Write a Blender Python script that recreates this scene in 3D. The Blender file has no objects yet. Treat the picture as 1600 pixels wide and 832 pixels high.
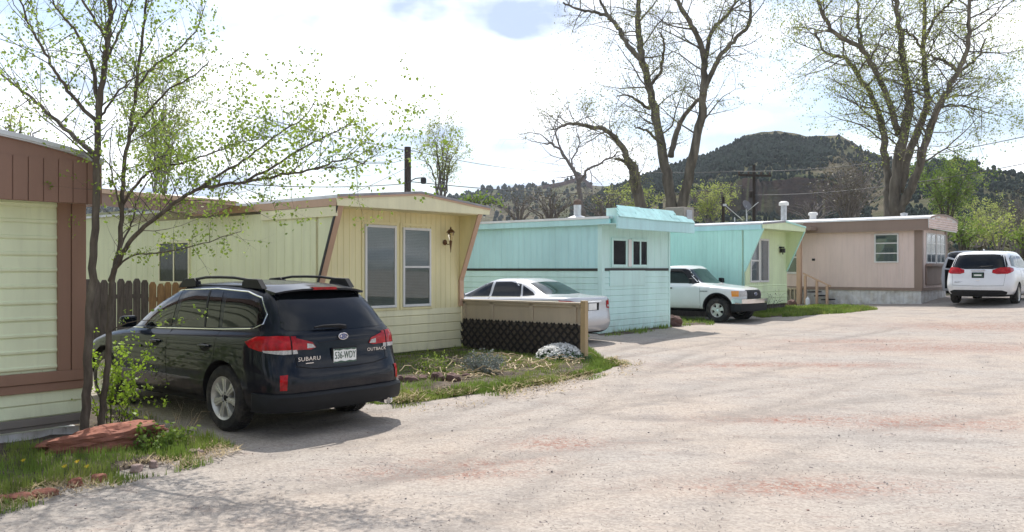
import bpy, bmesh, math, random
import numpy as np
from mathutils import Vector, Matrix, noise
from mathutils.bvhtree import BVHTree
random.seed(7); R = math.radians
S = bpy.context.scene; COL = S.collection
# ------------------------------------------------ camera, sky, sun, exposure
F = 1350.0; H = 1.75; YH = 420.0                    # focal length in photo pixels, eye height, horizon row
cam = bpy.data.objects.new('camera', bpy.data.cameras.new('camera')); COL.objects.link(cam)
cam.location = (0, 0, H); cam.rotation_euler = (R(90), 0, 0)
cam.data.sensor_width = 36; cam.data.lens = 36*F/1600; cam.data.shift_y = 4/1600
cam.data.clip_start = .1; cam.data.clip_end = 5000
S.camera = cam
SUN_EL, SUN_AZ = 58.0, -9.0                         # azimuth from +Y towards +X
w = bpy.data.worlds.new('World'); S.world = w; w.use_nodes = True
nt = w.node_tree; nt.nodes.clear()
def wn(t, **k):
    n = nt.nodes.new(t)
    for a, b in k.items(): setattr(n, a, b)
    return n
sky = wn('ShaderNodeTexSky', sky_type='NISHITA', sun_disc=False, sun_elevation=R(SUN_EL), sun_rotation=R(SUN_AZ))
sky.dust_density = 1.5
tc = wn('ShaderNodeTexCoord'); sep = wn('ShaderNodeSeparateXYZ'); nt.links.new(tc.outputs['Generated'], sep.inputs[0])
mz = wn('ShaderNodeMath', operation='MAXIMUM'); nt.links.new(sep.outputs[2], mz.inputs[0]); mz.inputs[1].default_value = 0.0
az = wn('ShaderNodeMath', operation='ADD'); nt.links.new(mz.outputs[0], az.inputs[0]); az.inputs[1].default_value = .22
dx = wn('ShaderNodeMath', operation='DIVIDE'); dy = wn('ShaderNodeMath', operation='DIVIDE')
nt.links.new(sep.outputs[0], dx.inputs[0]); nt.links.new(az.outputs[0], dx.inputs[1])
nt.links.new(sep.outputs[1], dy.inputs[0]); nt.links.new(az.outputs[0], dy.inputs[1])
cb = wn('ShaderNodeCombineXYZ'); nt.links.new(dx.outputs[0], cb.inputs[0]); nt.links.new(dy.outputs[0], cb.inputs[1])
mp = wn('ShaderNodeMapping'); nt.links.new(cb.outputs[0], mp.inputs[0]); mp.inputs['Location'].default_value = (3.1, 1.7, 0)
n1 = wn('ShaderNodeTexNoise'); n1.inputs['Scale'].default_value = 1.15; n1.inputs['Detail'].default_value = 7; n1.inputs['Roughness'].default_value = .52
nt.links.new(mp.outputs[0], n1.inputs['Vector'])
rp = wn('ShaderNodeValToRGB'); rp.color_ramp.elements[0].position = .40; rp.color_ramp.elements[1].position = .60
nt.links.new(n1.outputs['Fac'], rp.inputs[0])
n2 = wn('ShaderNodeTexNoise'); n2.inputs['Scale'].default_value = 2.4; n2.inputs['Detail'].default_value = 5
nt.links.new(mp.outputs[0], n2.inputs['Vector'])
r2 = wn('ShaderNodeValToRGB'); r2.color_ramp.elements[0].position = .36; r2.color_ramp.elements[1].position = .56
r2.color_ramp.elements[0].color = (2.7, 3.3, 4.5, 1); r2.color_ramp.elements[1].color = (9.4, 9.6, 9.9, 1)
nt.links.new(n2.outputs['Fac'], r2.inputs[0])
fm = wn('ShaderNodeMapRange'); fm.inputs['From Min'].default_value = -.9; fm.inputs['From Max'].default_value = .9; fm.inputs['To Min'].default_value = .55; fm.inputs['To Max'].default_value = 1.25   # clouds glow brighter towards the sun
nt.links.new(sep.outputs[1], fm.inputs[0]); vm = wn('ShaderNodeVectorMath', operation='SCALE'); nt.links.new(r2.outputs[0], vm.inputs[0]); nt.links.new(fm.outputs[0], vm.inputs[3])
mx = wn('ShaderNodeMix', data_type='RGBA'); nt.links.new(rp.outputs[0], mx.inputs[0])
nt.links.new(sky.outputs[0], mx.inputs[6]); nt.links.new(vm.outputs[0], mx.inputs[7])
bg = wn('ShaderNodeBackground'); bg.inputs[1].default_value = .105; nt.links.new(mx.outputs[2], bg.inputs[0])
ow = wn('ShaderNodeOutputWorld'); nt.links.new(bg.outputs[0], ow.inputs[0])
sl = bpy.data.lights.new('sun', 'SUN'); sl.energy = 2.95; sl.angle = R(.6); sl.color = (1, .95, .88)
so = bpy.data.objects.new('sun', sl); COL.objects.link(so)
sd = Vector((math.sin(R(SUN_AZ))*math.cos(R(SUN_EL)), math.cos(R(SUN_AZ))*math.cos(R(SUN_EL)), math.sin(R(SUN_EL))))
so.rotation_euler = sd.to_track_quat('Z', 'Y').to_euler(); so.location = (0, 0, 30)
S.view_settings.view_transform = 'Standard'; S.view_settings.look = 'None'
S.view_settings.exposure = .82; S.view_settings.gamma = 1; S.view_settings.use_curve_mapping = False
# ------------------------------------------------ helpers
def mat(name, col, rough=.6, metal=0., var=.08, vs=6., bump=0., bs=40., col2=None, c2pos=(.45, .65), c2s=3., stretch=(1, 1, 1), spec=.5, coat=0., trans=0., streak=0., dust=0.):
    m = bpy.data.materials.new(name); m.use_nodes = True; t = m.node_tree; N = t.nodes; L = t.links
    b = N['Principled BSDF']; b.inputs['Roughness'].default_value = rough; b.inputs['Metallic'].default_value = metal
    b.inputs['Specular IOR Level'].default_value = spec; b.inputs['Coat Weight'].default_value = coat; b.inputs['Coat Roughness'].default_value = .04
    tcn = N.new('ShaderNodeTexCoord'); mpn = N.new('ShaderNodeMapping'); mpn.inputs['Scale'].default_value = stretch
    L.new(tcn.outputs['Object'], mpn.inputs[0])
    no = N.new('ShaderNodeTexNoise'); no.inputs['Scale'].default_value = vs; no.inputs['Detail'].default_value = 6; no.inputs['Roughness'].default_value = .65
    L.new(mpn.outputs[0], no.inputs['Vector'])
    hs = N.new('ShaderNodeHueSaturation'); mr = N.new('ShaderNodeMapRange')
    mr.inputs['From Min'].default_value = .3; mr.inputs['From Max'].default_value = .7
    mr.inputs['To Min'].default_value = 1-var*1.5; mr.inputs['To Max'].default_value = 1+var
    L.new(no.outputs['Fac'], mr.inputs[0]); L.new(mr.outputs[0], hs.inputs['Value'])
    hs.inputs['Color'].default_value = (*col, 1)
    if col2:
        m2 = N.new('ShaderNodeMix'); m2.data_type = 'RGBA'; n3 = N.new('ShaderNodeTexNoise'); n3.inputs['Scale'].default_value = c2s; n3.inputs['Detail'].default_value = 8; n3.inputs['Roughness'].default_value = .6
        L.new(mpn.outputs[0], n3.inputs['Vector'])
        cr = N.new('ShaderNodeValToRGB'); cr.color_ramp.elements[0].position = c2pos[0]; cr.color_ramp.elements[1].position = c2pos[1]
        L.new(n3.outputs['Fac'], cr.inputs[0]); L.new(cr.outputs[0], m2.inputs[0])
        m2.inputs[6].default_value = (*col, 1); m2.inputs[7].default_value = (*col2, 1); L.new(m2.outputs[2], hs.inputs['Color'])
    colout = hs.outputs[0]
    def noise_mix(src, stretch_, scale, p0, p1, amt, colr, zr=None):
        m3 = N.new('ShaderNodeMapping'); m3.inputs['Scale'].default_value = stretch_; L.new(tcn.outputs['Object'], m3.inputs[0])
        nn_ = N.new('ShaderNodeTexNoise'); nn_.inputs['Scale'].default_value = scale; nn_.inputs['Detail'].default_value = 6; nn_.inputs['Roughness'].default_value = .7; L.new(m3.outputs[0], nn_.inputs['Vector'])
        c3 = N.new('ShaderNodeMapRange'); c3.inputs['From Min'].default_value = p0; c3.inputs['From Max'].default_value = p1; c3.inputs['To Max'].default_value = amt; L.new(nn_.outputs['Fac'], c3.inputs[0]); fac = c3.outputs[0]
        if zr:
            sp = N.new('ShaderNodeSeparateXYZ'); L.new(tcn.outputs['Object'], sp.inputs[0]); zz = N.new('ShaderNodeMapRange'); zz.inputs['From Min'].default_value = zr[1]; zz.inputs['From Max'].default_value = zr[0]; L.new(sp.outputs[2], zz.inputs[0])
            ml = N.new('ShaderNodeMath'); ml.operation = 'MULTIPLY'; L.new(fac, ml.inputs[0]); L.new(zz.outputs[0], ml.inputs[1]); fac = ml.outputs[0]
        m4 = N.new('ShaderNodeMix'); m4.data_type = 'RGBA'; L.new(fac, m4.inputs[0]); L.new(src, m4.inputs[6]); m4.inputs[7].default_value = (*colr, 1); return m4.outputs[2]
    if streak:
        colout = noise_mix(colout, (1, 1, .06), 9, .50, .72, streak, tuple(x*.55+.02 for x in col))
        colout = noise_mix(colout, (1, 1, .5), 3, .35, .65, .55, (.24, .20, .15), (.0, .45))
    if dust: colout = noise_mix(colout, (1, 1, 1), 7, .30, .62, dust, (.26, .215, .18), (.28, .75))
    L.new(colout, b.inputs['Base Color'])
    if bump:
        nb = N.new('ShaderNodeTexNoise'); nb.inputs['Scale'].default_value = bs; nb.inputs['Detail'].default_value = 4
        L.new(mpn.outputs[0], nb.inputs['Vector'])
        bp = N.new('ShaderNodeBump'); bp.inputs['Strength'].default_value = bump; bp.inputs['Distance'].default_value = .02
        L.new(nb.outputs['Fac'], bp.inputs['Height']); L.new(bp.outputs[0], b.inputs['Normal'])
    if trans:                                        # thin leaves let light through
        tr = N.new('ShaderNodeBsdfTranslucent'); L.new(hs.outputs[0], tr.inputs[0]); ms = N.new('ShaderNodeMixShader'); ms.inputs[0].default_value = trans
        L.new(b.outputs[0], ms.inputs[1]); L.new(tr.outputs[0], ms.inputs[2]); L.new(ms.outputs[0], N['Material Output'].inputs[0])
    return m
def glassmat(name, tint=(.8, .85, .85), refl=.12):
    m = bpy.data.materials.new(name); m.use_nodes = True; t = m.node_tree; N = t.nodes; L = t.links
    N.remove(N['Principled BSDF']); a = N.new('ShaderNodeBsdfTransparent'); a.inputs[0].default_value = (*tint, 1)
    g = N.new('ShaderNodeBsdfGlossy'); g.inputs['Roughness'].default_value = .03; g.inputs[0].default_value = (1, 1, 1, 1)
    fr = N.new('ShaderNodeFresnel'); fr.inputs[0].default_value = 1.5
    ad = N.new('ShaderNodeMath'); ad.operation = 'ADD'; ad.inputs[1].default_value = refl; L.new(fr.outputs[0], ad.inputs[0]); ad.use_clamp = True
    ms = N.new('ShaderNodeMixShader'); L.new(ad.outputs[0], ms.inputs[0]); L.new(a.outputs[0], ms.inputs[1]); L.new(g.outputs[0], ms.inputs[2])
    L.new(ms.outputs[0], N['Material Output'].inputs[0]); return m

class MB:
    def __init__(s): s.v = []; s.f = []
    def add(s, vs, fs):
        o = len(s.v); s.v += [tuple(p) for p in vs]; s.f += [tuple(i+o for i in f) for f in fs]; return s
    def box(s, x0, x1, y0, y1, z0, z1, M=None):
        vs = [Vector((x, y, z)) for z in (z0, z1) for y in (y0, y1) for x in (x0, x1)]
        if M is not None: vs = [M @ p for p in vs]
        return s.add(vs, [(0, 2, 3, 1), (4, 5, 7, 6), (0, 1, 5, 4), (2, 6, 7, 3), (0, 4, 6, 2), (1, 3, 7, 5)])
    def prism(s, pts, d):                            # pts: 3D polygon, extruded by vector d
        n = len(pts); d = Vector(d); p = [Vector(q) for q in pts]
        return s.add(p+[q+d for q in p], [tuple(range(n))[::-1], tuple(range(n, 2*n))]+[(i, (i+1) % n, n+(i+1) % n, n+i) for i in range(n)])
    def bar(s, a, b, wa, wb, up=(0, 0, 1)):          # rectangular bar from a to b
        a = Vector(a); b = Vector(b); t = (b-a).normalized(); u = Vector(up); sx = t.cross(u).normalized(); u = sx.cross(t)
        c = [sx*wa/2+u*wb/2, -sx*wa/2+u*wb/2, -sx*wa/2-u*wb/2, sx*wa/2-u*wb/2]
        return s.prism([a+q for q in c], b-a)
    def tube(s, pts, rs, n=8, cap=True):
        pts = [Vector(p) for p in pts]
        if not hasattr(rs, '__len__'): rs = [rs]*len(pts)
        o = len(s.v); prev = None
        for i, p in enumerate(pts):
            t = (pts[min(i+1, len(pts)-1)]-pts[max(i-1, 0)])
            t = t.normalized() if t.length > 1e-9 else Vector((0, 0, 1))
            if prev is None: a = t.orthogonal().normalized()
            else:
                a = prev-t*prev.dot(t); a = a.normalized() if a.length > 1e-6 else t.orthogonal().normalized()
            prev = a; b = t.cross(a)
            for k in range(n):
                q = p+(a*math.cos(6.28318*k/n)+b*math.sin(6.28318*k/n))*rs[i]; s.v.append((q.x, q.y, q.z))
        for i in range(len(pts)-1):
            for k in range(n):
                s.f.append((o+i*n+k, o+i*n+(k+1) % n, o+(i+1)*n+(k+1) % n, o+(i+1)*n+k))
        if cap:
            s.f.append(tuple(o+k for k in range(n))[::-1]); s.f.append(tuple(o+(len(pts)-1)*n+k for k in range(n)))
        return s
    def lathe(s, prof, M=None, n=32):                # prof (r, h) about z
        o = len(s.v); m = len(prof)
        for k in range(n):
            a = 6.2831853*k/n
            for r, h in prof:
                p = Vector((r*math.cos(a), r*math.sin(a), h)); p = M @ p if M is not None else p
                s.v.append((p.x, p.y, p.z))
        for k in range(n):
            for i in range(m-1):
                s.f.append((o+k*m+i, o+((k+1) % n)*m+i, o+((k+1) % n)*m+i+1, o+k*m+i+1))
        return s
    def ribs(s, P0, U, Wd, N, ulen, wlen, pitch, prof):   # profile repeated along U, straight along Wd, relief along N
        P0, U, Wd, N = map(Vector, (P0, U, Wd, N)); st = []; k = 0
        while k*pitch < ulen-1e-6:
            for a, h in prof:
                u = (k+a)*pitch
                if u <= ulen: st.append((u, h))
            k += 1
        st.append((ulen, prof[0][1])); o = len(s.v)
        for u, h in st:
            p = P0+U*u+N*h; s.v.append(tuple(p)); s.v.append(tuple(p+Wd*wlen))
        for i in range(len(st)-1): s.f.append((o+2*i, o+2*i+2, o+2*i+3, o+2*i+1))
        return s
    def build(s, name, m, parent=None, smooth=False, bevel=0, sharp=35):
        me = bpy.data.meshes.new(name); me.from_pydata(s.v, [], s.f); me.validate()
        if smooth: me.shade_smooth()
        if smooth and sharp:
            try: me.set_sharp_from_angle(angle=R(sharp))
            except Exception: pass
        o = bpy.data.objects.new(name, me); COL.objects.link(o); me.materials.append(m)
        if parent: o.parent = parent
        if bevel:
            b = o.modifiers.new('bevel', 'BEVEL'); b.width = bevel; b.segments = 2; b.limit_method = 'ANGLE'
        return o
def fixnormals(o):
    bm = bmesh.new(); bm.from_mesh(o.data); bmesh.ops.recalc_face_normals(bm, faces=bm.faces); bm.to_mesh(o.data); bm.free()
def tag(o, label=None, cat=None, group=None, kind=None):
    if label: o['label'] = label
    if cat: o['category'] = cat
    if group: o['group'] = group
    if kind: o['kind'] = kind
    return o
def empty(name, loc, rz=0, label=None, cat=None, group=None):
    o = bpy.data.objects.new(name, None); COL.objects.link(o); o.location = loc; o.rotation_euler = (0, 0, rz); o.empty_display_size = .2
    return tag(o, label, cat, group)
def copy_tree(o, parent=None):
    c = o.copy(); COL.objects.link(c); c.parent = parent
    for ch in list(o.children): copy_tree(ch, c)
    return c
def text(body, size, loc, rot, m, parent, name='lettering', ext=.002, sx=1):
    cu = bpy.data.curves.new(name, 'FONT'); cu.body = body; cu.size = size; cu.extrude = ext; cu.align_x = 'CENTER'; cu.align_y = 'CENTER'; cu.space_character = 1.05
    t = bpy.data.objects.new('tmp', cu); COL.objects.link(t)
    dg = bpy.context.evaluated_depsgraph_get(); me = bpy.data.meshes.new_from_object(t.evaluated_get(dg)); bpy.data.objects.remove(t)
    o = bpy.data.objects.new(name, me); me.materials.clear(); me.materials.append(m); COL.objects.link(o)
    o.location = loc; o.rotation_euler = rot; o.scale = (sx, 1, 1); o.parent = parent; return o
def sst(a, b, x):
    t = min(1, max(0, (x-a)/(b-a))); return t*t*(3-2*t)
E1 = Vector((.645, .764, 0)).normalized(); E2 = Vector((-E1.y, E1.x, 0)); AE1 = math.atan2(E1.y, E1.x); AE2 = AE1+R(90)
def gz(x, y):                                        # height of the ground
    v = float(np.interp(x+.15*y, [10.5, 12.7, 16.5, 19.1, 21, 26], [0, .33, .42, .62, .98, 1.1]))
    z = .12*sst(10, 16, y)+.08*sst(15, 22, y-.5*x)*1+.46*v*sst(19, 27, y)+.5*sst(36, 110, y)
    z += .012*noise.noise(Vector((x*.6, y*.6, 0)))+.02*noise.noise(Vector((x*.15, y*.15, 3)))
    return z
def G(px, py, dz=0):                                 # where the ray through a photo pixel meets the ground
    lo, hi = 2., 90.
    for _ in range(30):
        Y = (lo+hi)/2; X = (px-800)/F*Y; z = gz(X, Y)
        if H-(py-YH)/F*Y > z: lo = Y
        else: hi = Y
    return Vector((X, Y, z+dz))
def W(px, py, Y): return Vector(((px-800)/F*Y, Y, H-(py-YH)/F*Y))
def ss(n): return noise.noise(Vector((n, 3.3, 1.7)))
# ------------------------------------------------ ground
def axis(fine0, fine1, st, far0, far1):
    a = list(np.arange(fine0, fine1, st)); d = st; x = a[-1]
    while x < far1: d *= 1.13; x += d; a.append(x)
    d = st; x = a[0]; b = []
    while x > far0: d *= 1.13; x -= d; b.append(x)
    return b[::-1]+a
gx = axis(-14, 20, .12, -1600, 1600); gy = axis(2, 34, .12, -300, 2500)
REDS = [(*G(870, 692)[:2], .55, .28), (*G(740, 722)[:2], .7, .13), (*G(690, 738)[:2], .8, .22), (*G(1150, 570)[:2], 1.3, .28), (*G(1290, 570)[:2], 1.6, .3), (*G(1330, 533)[:2], 2.0, .5), (*G(1480, 543)[:2], 3.2, .9), (*G(1540, 510)[:2], 3, .9), (*G(1400, 545)[:2], 1.2, .5), (*G(1230, 655)[:2], 1.1, .25), (*G(1450, 660)[:2], 1.3, .4), (*G(1250, 760)[:2], 1.0, .25)]
def offroad(x, y):                                   # 1 = yard soil, 0 = gravel lane
    p = Vector((x, y, 0)); a = p.dot(E1); f = -p.dot(E2); e = noise.noise(Vector((x*.5, y*.5, 9)))*.5
    v = sst(-12.6, -13.8, f+e)
    if y > 33+e*3: v = max(v, sst(33, 36, y))
    v = max(v, sst(11, 9.5, 99))
    return v
vs = []; red = []; dirt = []; trk = []
TRACKS = []                                          # wheel tracks swept across the lane
for (pts_) in ([(560, 760), (760, 700), (930, 640), (960, 615), (1060, 560), (1180, 520)], [(300, 800), (640, 740), (960, 690), (1250, 640), (1600, 600)], [(1100, 830), (1180, 740), (1330, 680), (1600, 640)], [(700, 830), (1000, 760), (1300, 735), (1640, 745)], [(640, 690), (820, 640), (1000, 590), (1200, 545), (1420, 510)], [(900, 640), (1010, 655), (1120, 650), (1250, 625), (1400, 580)]):
    Q_ = [G(a_, b_) for a_, b_ in pts_]; Q_ = [Q_[0]*2-Q_[1]]+Q_+[Q_[-1]*2-Q_[-2]]; l_ = []
    for i_ in range(1, len(Q_)-2):
        for j_ in range(16):
            t_ = j_/16; a_, b_, c_, d_ = Q_[i_-1:i_+3]; l_.append(.5*((2*b_)+(c_-a_)*t_+(2*a_-5*b_+4*c_-d_)*t_*t_+(3*b_-a_-3*c_+d_)*t_**3))
    L_ = np.array([(p.x, p.y) for p in l_]); T_ = np.gradient(L_, axis=0); T_ /= np.linalg.norm(T_, axis=1)[:, None]; N_ = np.stack([-T_[:, 1], T_[:, 0]], 1)
    TRACKS += [L_, L_+N_*1.45]
TP = np.concatenate(TRACKS); TI = {}
for a_, b_ in zip([l[:-1] for l in TRACKS], [l[1:] for l in TRACKS]):
    for p0_, p1_ in zip(a_, b_):
        n_ = max(1, int(np.linalg.norm(p1_-p0_)/.1))
        for k_ in range(n_):
            q_ = p0_+(p1_-p0_)*k_/n_; TI.setdefault((int(q_[0]//.5), int(q_[1]//.5)), []).append(q_)
def tdist(x, y):
    i_, j_ = int(x//.5), int(y//.5); d_ = 9
    for a_ in (-1, 0, 1):
        for b_ in (-1, 0, 1):
            for q_ in TI.get((i_+a_, j_+b_), ()): d_ = min(d_, (q_[0]-x)**2+(q_[1]-y)**2)
    return math.sqrt(d_)
for y in gy:
    for x in gx:
        r = 0
        if -3 < x < 22 and 3 < y < 34:
            for cx, cy, rx, ry in REDS:
                q = ((x-cx)/rx)**2+((y-cy)/ry/1.2)**2
                if q < 4: r = max(r, math.exp(-q*1.1))
        d = offroad(x, y); z = gz(x, y)
        if 2 < y < 34 and -14 < x < 20: z += .006*noise.noise(Vector((x*2.2, y*2.2, 5)))-.02*r
        tr_ = 0
        if -6 < x < 20 and 3.5 < y < 32:
            td = tdist(x, y)
            if td < .5: wv = .55+.45*noise.noise(Vector((x*.5, y*.5, 17))); tr_ = math.exp(-(td/.13)**2)*wv; z += (-.02*tr_+.010*math.exp(-((td-.24)/.08)**2)*wv)
        trk.append(tr_); vs.append((x, y, z)); red.append(r); dirt.append(d)
nx = len(gx); fs = [(j*nx+i, j*nx+i+1, (j+1)*nx+i+1, (j+1)*nx+i) for j in range(len(gy)-1) for i in range(nx-1)]
gm = bpy.data.materials.new('gravel_ground'); gm.use_nodes = True; t = gm.node_tree; N = t.nodes; L = t.links; pb = N['Principled BSDF']; pb.inputs['Roughness'].default_value = .95; pb.inputs['Specular IOR Level'].default_value = .15
tco = N.new('ShaderNodeTexCoord')
def nnoise(scale, detail=6, rough=.6, st=(1, 1, 1), rot=0):
    m_ = N.new('ShaderNodeMapping'); m_.inputs['Scale'].default_value = st; m_.inputs['Rotation'].default_value = (0, 0, rot); L.new(tco.outputs['Object'], m_.inputs[0])
    n_ = N.new('ShaderNodeTexNoise'); n_.inputs['Scale'].default_value = scale; n_.inputs['Detail'].default_value = detail; n_.inputs['Roughness'].default_value = rough; L.new(m_.outputs[0], n_.inputs['Vector']); return n_.outputs['Fac']
def ramp(src, p0, p1, c0=(0, 0, 0, 1), c1=(1, 1, 1, 1)):
    r_ = N.new('ShaderNodeValToRGB'); r_.color_ramp.elements[0].position = p0; r_.color_ramp.elements[1].position = p1; r_.color_ramp.elements[0].color = c0; r_.color_ramp.elements[1].color = c1; L.new(src, r_.inputs[0]); return r_.outputs[0]
def mixc(f, a, b, mode='MIX'):
    m_ = N.new('ShaderNodeMix'); m_.data_type = 'RGBA'; m_.blend_type = mode
    for s_, i_ in ((f, 0), (a, 6), (b, 7)):
        if hasattr(s_, 'is_output') or hasattr(s_, 'links'): L.new(s_, m_.inputs[i_])
        else: m_.inputs[i_].default_value = s_
    return m_.outputs[2]
def mth(op, a, b):
    m_ = N.new('ShaderNodeMath'); m_.operation = op
    for s_, i_ in ((a, 0), (b, 1)):
        if hasattr(s_, 'links'): L.new(s_, m_.inputs[i_])
        else: m_.inputs[i_].default_value = s_
    return m_.outputs[0]
c = mixc(ramp(nnoise(.35, 5), .38, .64), (.40, .345, .295, 1), (.36, .33, .30, 1))
c = mixc(ramp(nnoise(1.1, 7, .65, (1, 1.7, 1), R(50)), .50, .66), c, (.30, .27, .245, 1))      # lengthwise tyre wear, darker damp fines
c = mixc(ramp(nnoise(2.2, 6, .65, (1, 2.4, 1), R(-30)), .56, .72), c, (.32, .26, .225, 1))
vo = N.new('ShaderNodeTexVoronoi'); vo.inputs['Scale'].default_value = 48; L.new(tco.outputs['Object'], vo.inputs['Vector'])
vs_ = N.new('ShaderNodeSeparateColor'); L.new(vo.outputs['Color'], vs_.inputs[0])
at = N.new('ShaderNodeAttribute'); at.attribute_name = 'red'
rf = mth('MULTIPLY', at.outputs['Fac'], ramp(nnoise(9, 6, .7), .35, .6))
c = mixc(mth('MULTIPLY', rf, ramp(vs_.outputs[1], .15, .5)), c, (.27, .125, .09, 1))
grain = ramp(vs_.outputs[0], .0, 1., (.79, .78, .78, 1), (1.13, 1.13, 1.12, 1))
c = mixc(1.0, c, grain, 'MULTIPLY')
vo2 = N.new('ShaderNodeTexVoronoi'); vo2.inputs['Scale'].default_value = 26; L.new(tco.outputs['Object'], vo2.inputs['Vector'])
vs2 = N.new('ShaderNodeSeparateColor'); L.new(vo2.outputs['Color'], vs2.inputs[0])
c = mixc(mth('MULTIPLY', ramp(vs2.outputs[1], .992, .995), ramp(vo2.outputs['Distance'], .5, .35)), c, (.12, .10, .10, 1))
tk = N.new('ShaderNodeAttribute'); tk.attribute_name = 'track'
c = mixc(mth('MULTIPLY', mth('MULTIPLY', tk.outputs['Fac'], .9), ramp(nnoise(5, 6, .7), .30, .52)), c, (.215, .19, .17, 1))
ad_ = N.new('ShaderNodeAttribute'); ad_.attribute_name = 'dirt'
yard = mixc(ramp(nnoise(.6, 8, .7), .42, .6), (.085, .10, .04, 1), (.17, .13, .085, 1))
c = mixc(ad_.outputs['Fac'], c, yard)
L.new(c, pb.inputs['Base Color'])
bh = mth('ADD', mth('MULTIPLY', nnoise(14, 6, .75), .5), mth('MULTIPLY', vo.outputs['Distance'], .35))
bh = mth('ADD', bh, mth('MULTIPLY', nnoise(3.2, 4, .6, (1, 4, 1), R(50)), .8))
bu = N.new('ShaderNodeBump'); bu.inputs['Strength'].default_value = .4; bu.inputs['Distance'].default_value = .025; L.new(bh, bu.inputs['Height']); L.new(bu.outputs[0], pb.inputs['Normal'])
mb = MB(); mb.v = vs; mb.f = fs; g = mb.build('ground', gm, smooth=True, sharp=180); tag(g, kind='structure')
for nm, arr in (('red', red), ('dirt', dirt), ('track', trk)):
    a_ = g.data.attributes.new(nm, 'FLOAT', 'POINT'); a_.data.foreach_set('value', arr)

# ------------------------------------------------ hills
hm = bpy.data.materials.new('hillside'); hm.use_nodes = True; t = hm.node_tree; N = t.nodes; L = t.links; pb = N['Principled BSDF']; pb.inputs['Roughness'].default_value = 1; pb.inputs['Specular IOR Level'].default_value = .05
tco = N.new('ShaderNodeTexCoord')
c = mixc(ramp(nnoise(.022, 8, .65), .4, .6), (.085, .105, .045, 1), (.17, .145, .095, 1))
c = mixc(ramp(nnoise(.09, 8, .7), .5, .62), c, (.035, .05, .02, 1))
geo = N.new('ShaderNodeNewGeometry'); sx = N.new('ShaderNodeSeparateXYZ'); L.new(geo.outputs['Normal'], sx.inputs[0])
cl = mixc(ramp(nnoise(.12, 8, .75, (1, 1, 2.5)), .4, .6), (.085, .058, .048, 1), (.045, .037, .030, 1))
c = mixc(ramp(sx.outputs[2], .70, .84, (1, 1, 1, 1), (0, 0, 0, 1)), c, cl)
L.new(c, pb.inputs['Base Color'])
bu = N.new('ShaderNodeBump'); bu.inputs['Strength'].default_value = 1; bu.inputs['Distance'].default_value = 3; L.new(nnoise(.15, 9, .75), bu.inputs['Height']); L.new(bu.outputs[0], pb.inputs['Normal'])
def hill(name, pts, D0, D1, seed, cliff=None, nr=70, st=7):
    xs = [p[0] for p in pts]; ys = [p[1] for p in pts]; verts = []; cols = list(range(xs[0], xs[-1]+1, st)); info = []
    for px in cols:
        yr = np.interp(px, xs, ys)+1.6*noise.noise(Vector((px*.045, seed, 0)))+.8*noise.noise(Vector((px*.2, seed, 0)))
        top = (YH-yr)/F*D1+H; row = []
        for k in range(nr+14):
            t_ = k/nr; Y = D0+(D1-D0)*t_; X = (px-800)/F*(D0*.35+.65*Y)*1.0 if False else (px-800)/F*Y
            tt = min(t_, 2-t_) if t_ > 1 else t_
            pr = tt**1.15
            if cliff:
                c0, c1, cx0, cx1, amt = cliff; e = sst(cx0-40, cx0, px)*sst(cx1+40, cx1, px); cc = c0+.05*noise.noise(Vector((px*.02, 1, seed)))
                lo = pr*(1-amt*e*sst(0, 1, pr/cc if pr < cc else 1)); pr = lo if tt < cc else (pr if tt > c1 else lo+(pr-lo)*1)
            nz = noise.fractal(Vector((X*.018, Y*.018, seed)), 1, 2.1, 6)*.06*(top-1.5)*math.sin(math.pi*min(1, tt))*1.6
            gully = abs(noise.noise(Vector((X*.03, Y*.008, seed+5))))*.10*(top-1.5)*math.sin(math.pi*min(1, tt))
            z = 1.0+(top-1.0)*pr+nz-gully
            row.append((X, Y, z))
        verts += row; info.append(row)
    n = nr+14; f_ = [(i*n+k, (i+1)*n+k, (i+1)*n+k+1, i*n+k+1) for i in range(len(cols)-1) for k in range(n-1)]
    m_ = MB(); m_.v = verts; m_.f = f_; o = m_.build(name, hm, smooth=True, sharp=180); tag(o, kind='structure'); return info
ridgeL = [(-300, 330), (200, 322), (560, 318), (700, 309), (770, 296), (850, 291), (864, 289), (885, 283), (903, 276), (912, 277), (920, 290), (990, 290), (1100, 292), (1250, 300), (1500, 330), (1700, 340)]
iL = hill('hill', ridgeL, 330, 620, 1.5)
ridgeM = [(900, 318), (960, 292), (1005, 274), (1040, 262), (1080, 249), (1105, 243), (1140, 226), (1165, 212), (1190, 206), (1215, 205), (1240, 208), (1262, 213), (1290, 212), (1312, 211), (1333, 222), (1350, 236), (1385, 245), (1430, 262), (1480, 290), (1540, 312), (1600, 330), (1700, 350)]
iM = hill('hill', ridgeM, 130, 380, 4.2, cliff=(.50, .56, 1110, 1300, .40), nr=110, st=5)
ridgeR = [(1300, 330), (1360, 300), (1420, 262), (1460, 254), (1490, 250), (1515, 256), (1545, 268), (1600, 277), (1700, 290), (1850, 300), (2100, 300)]
iR = hill('hill', ridgeR, 110, 270, 8.8, st=6)
ridgeF = [(1350, 300), (1500, 275), (1550, 270), (1600, 271), (1750, 268), (1900, 275), (2200, 290)]
hill('hill', ridgeF, 500, 900, 12.1, nr=30, st=10)
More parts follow.
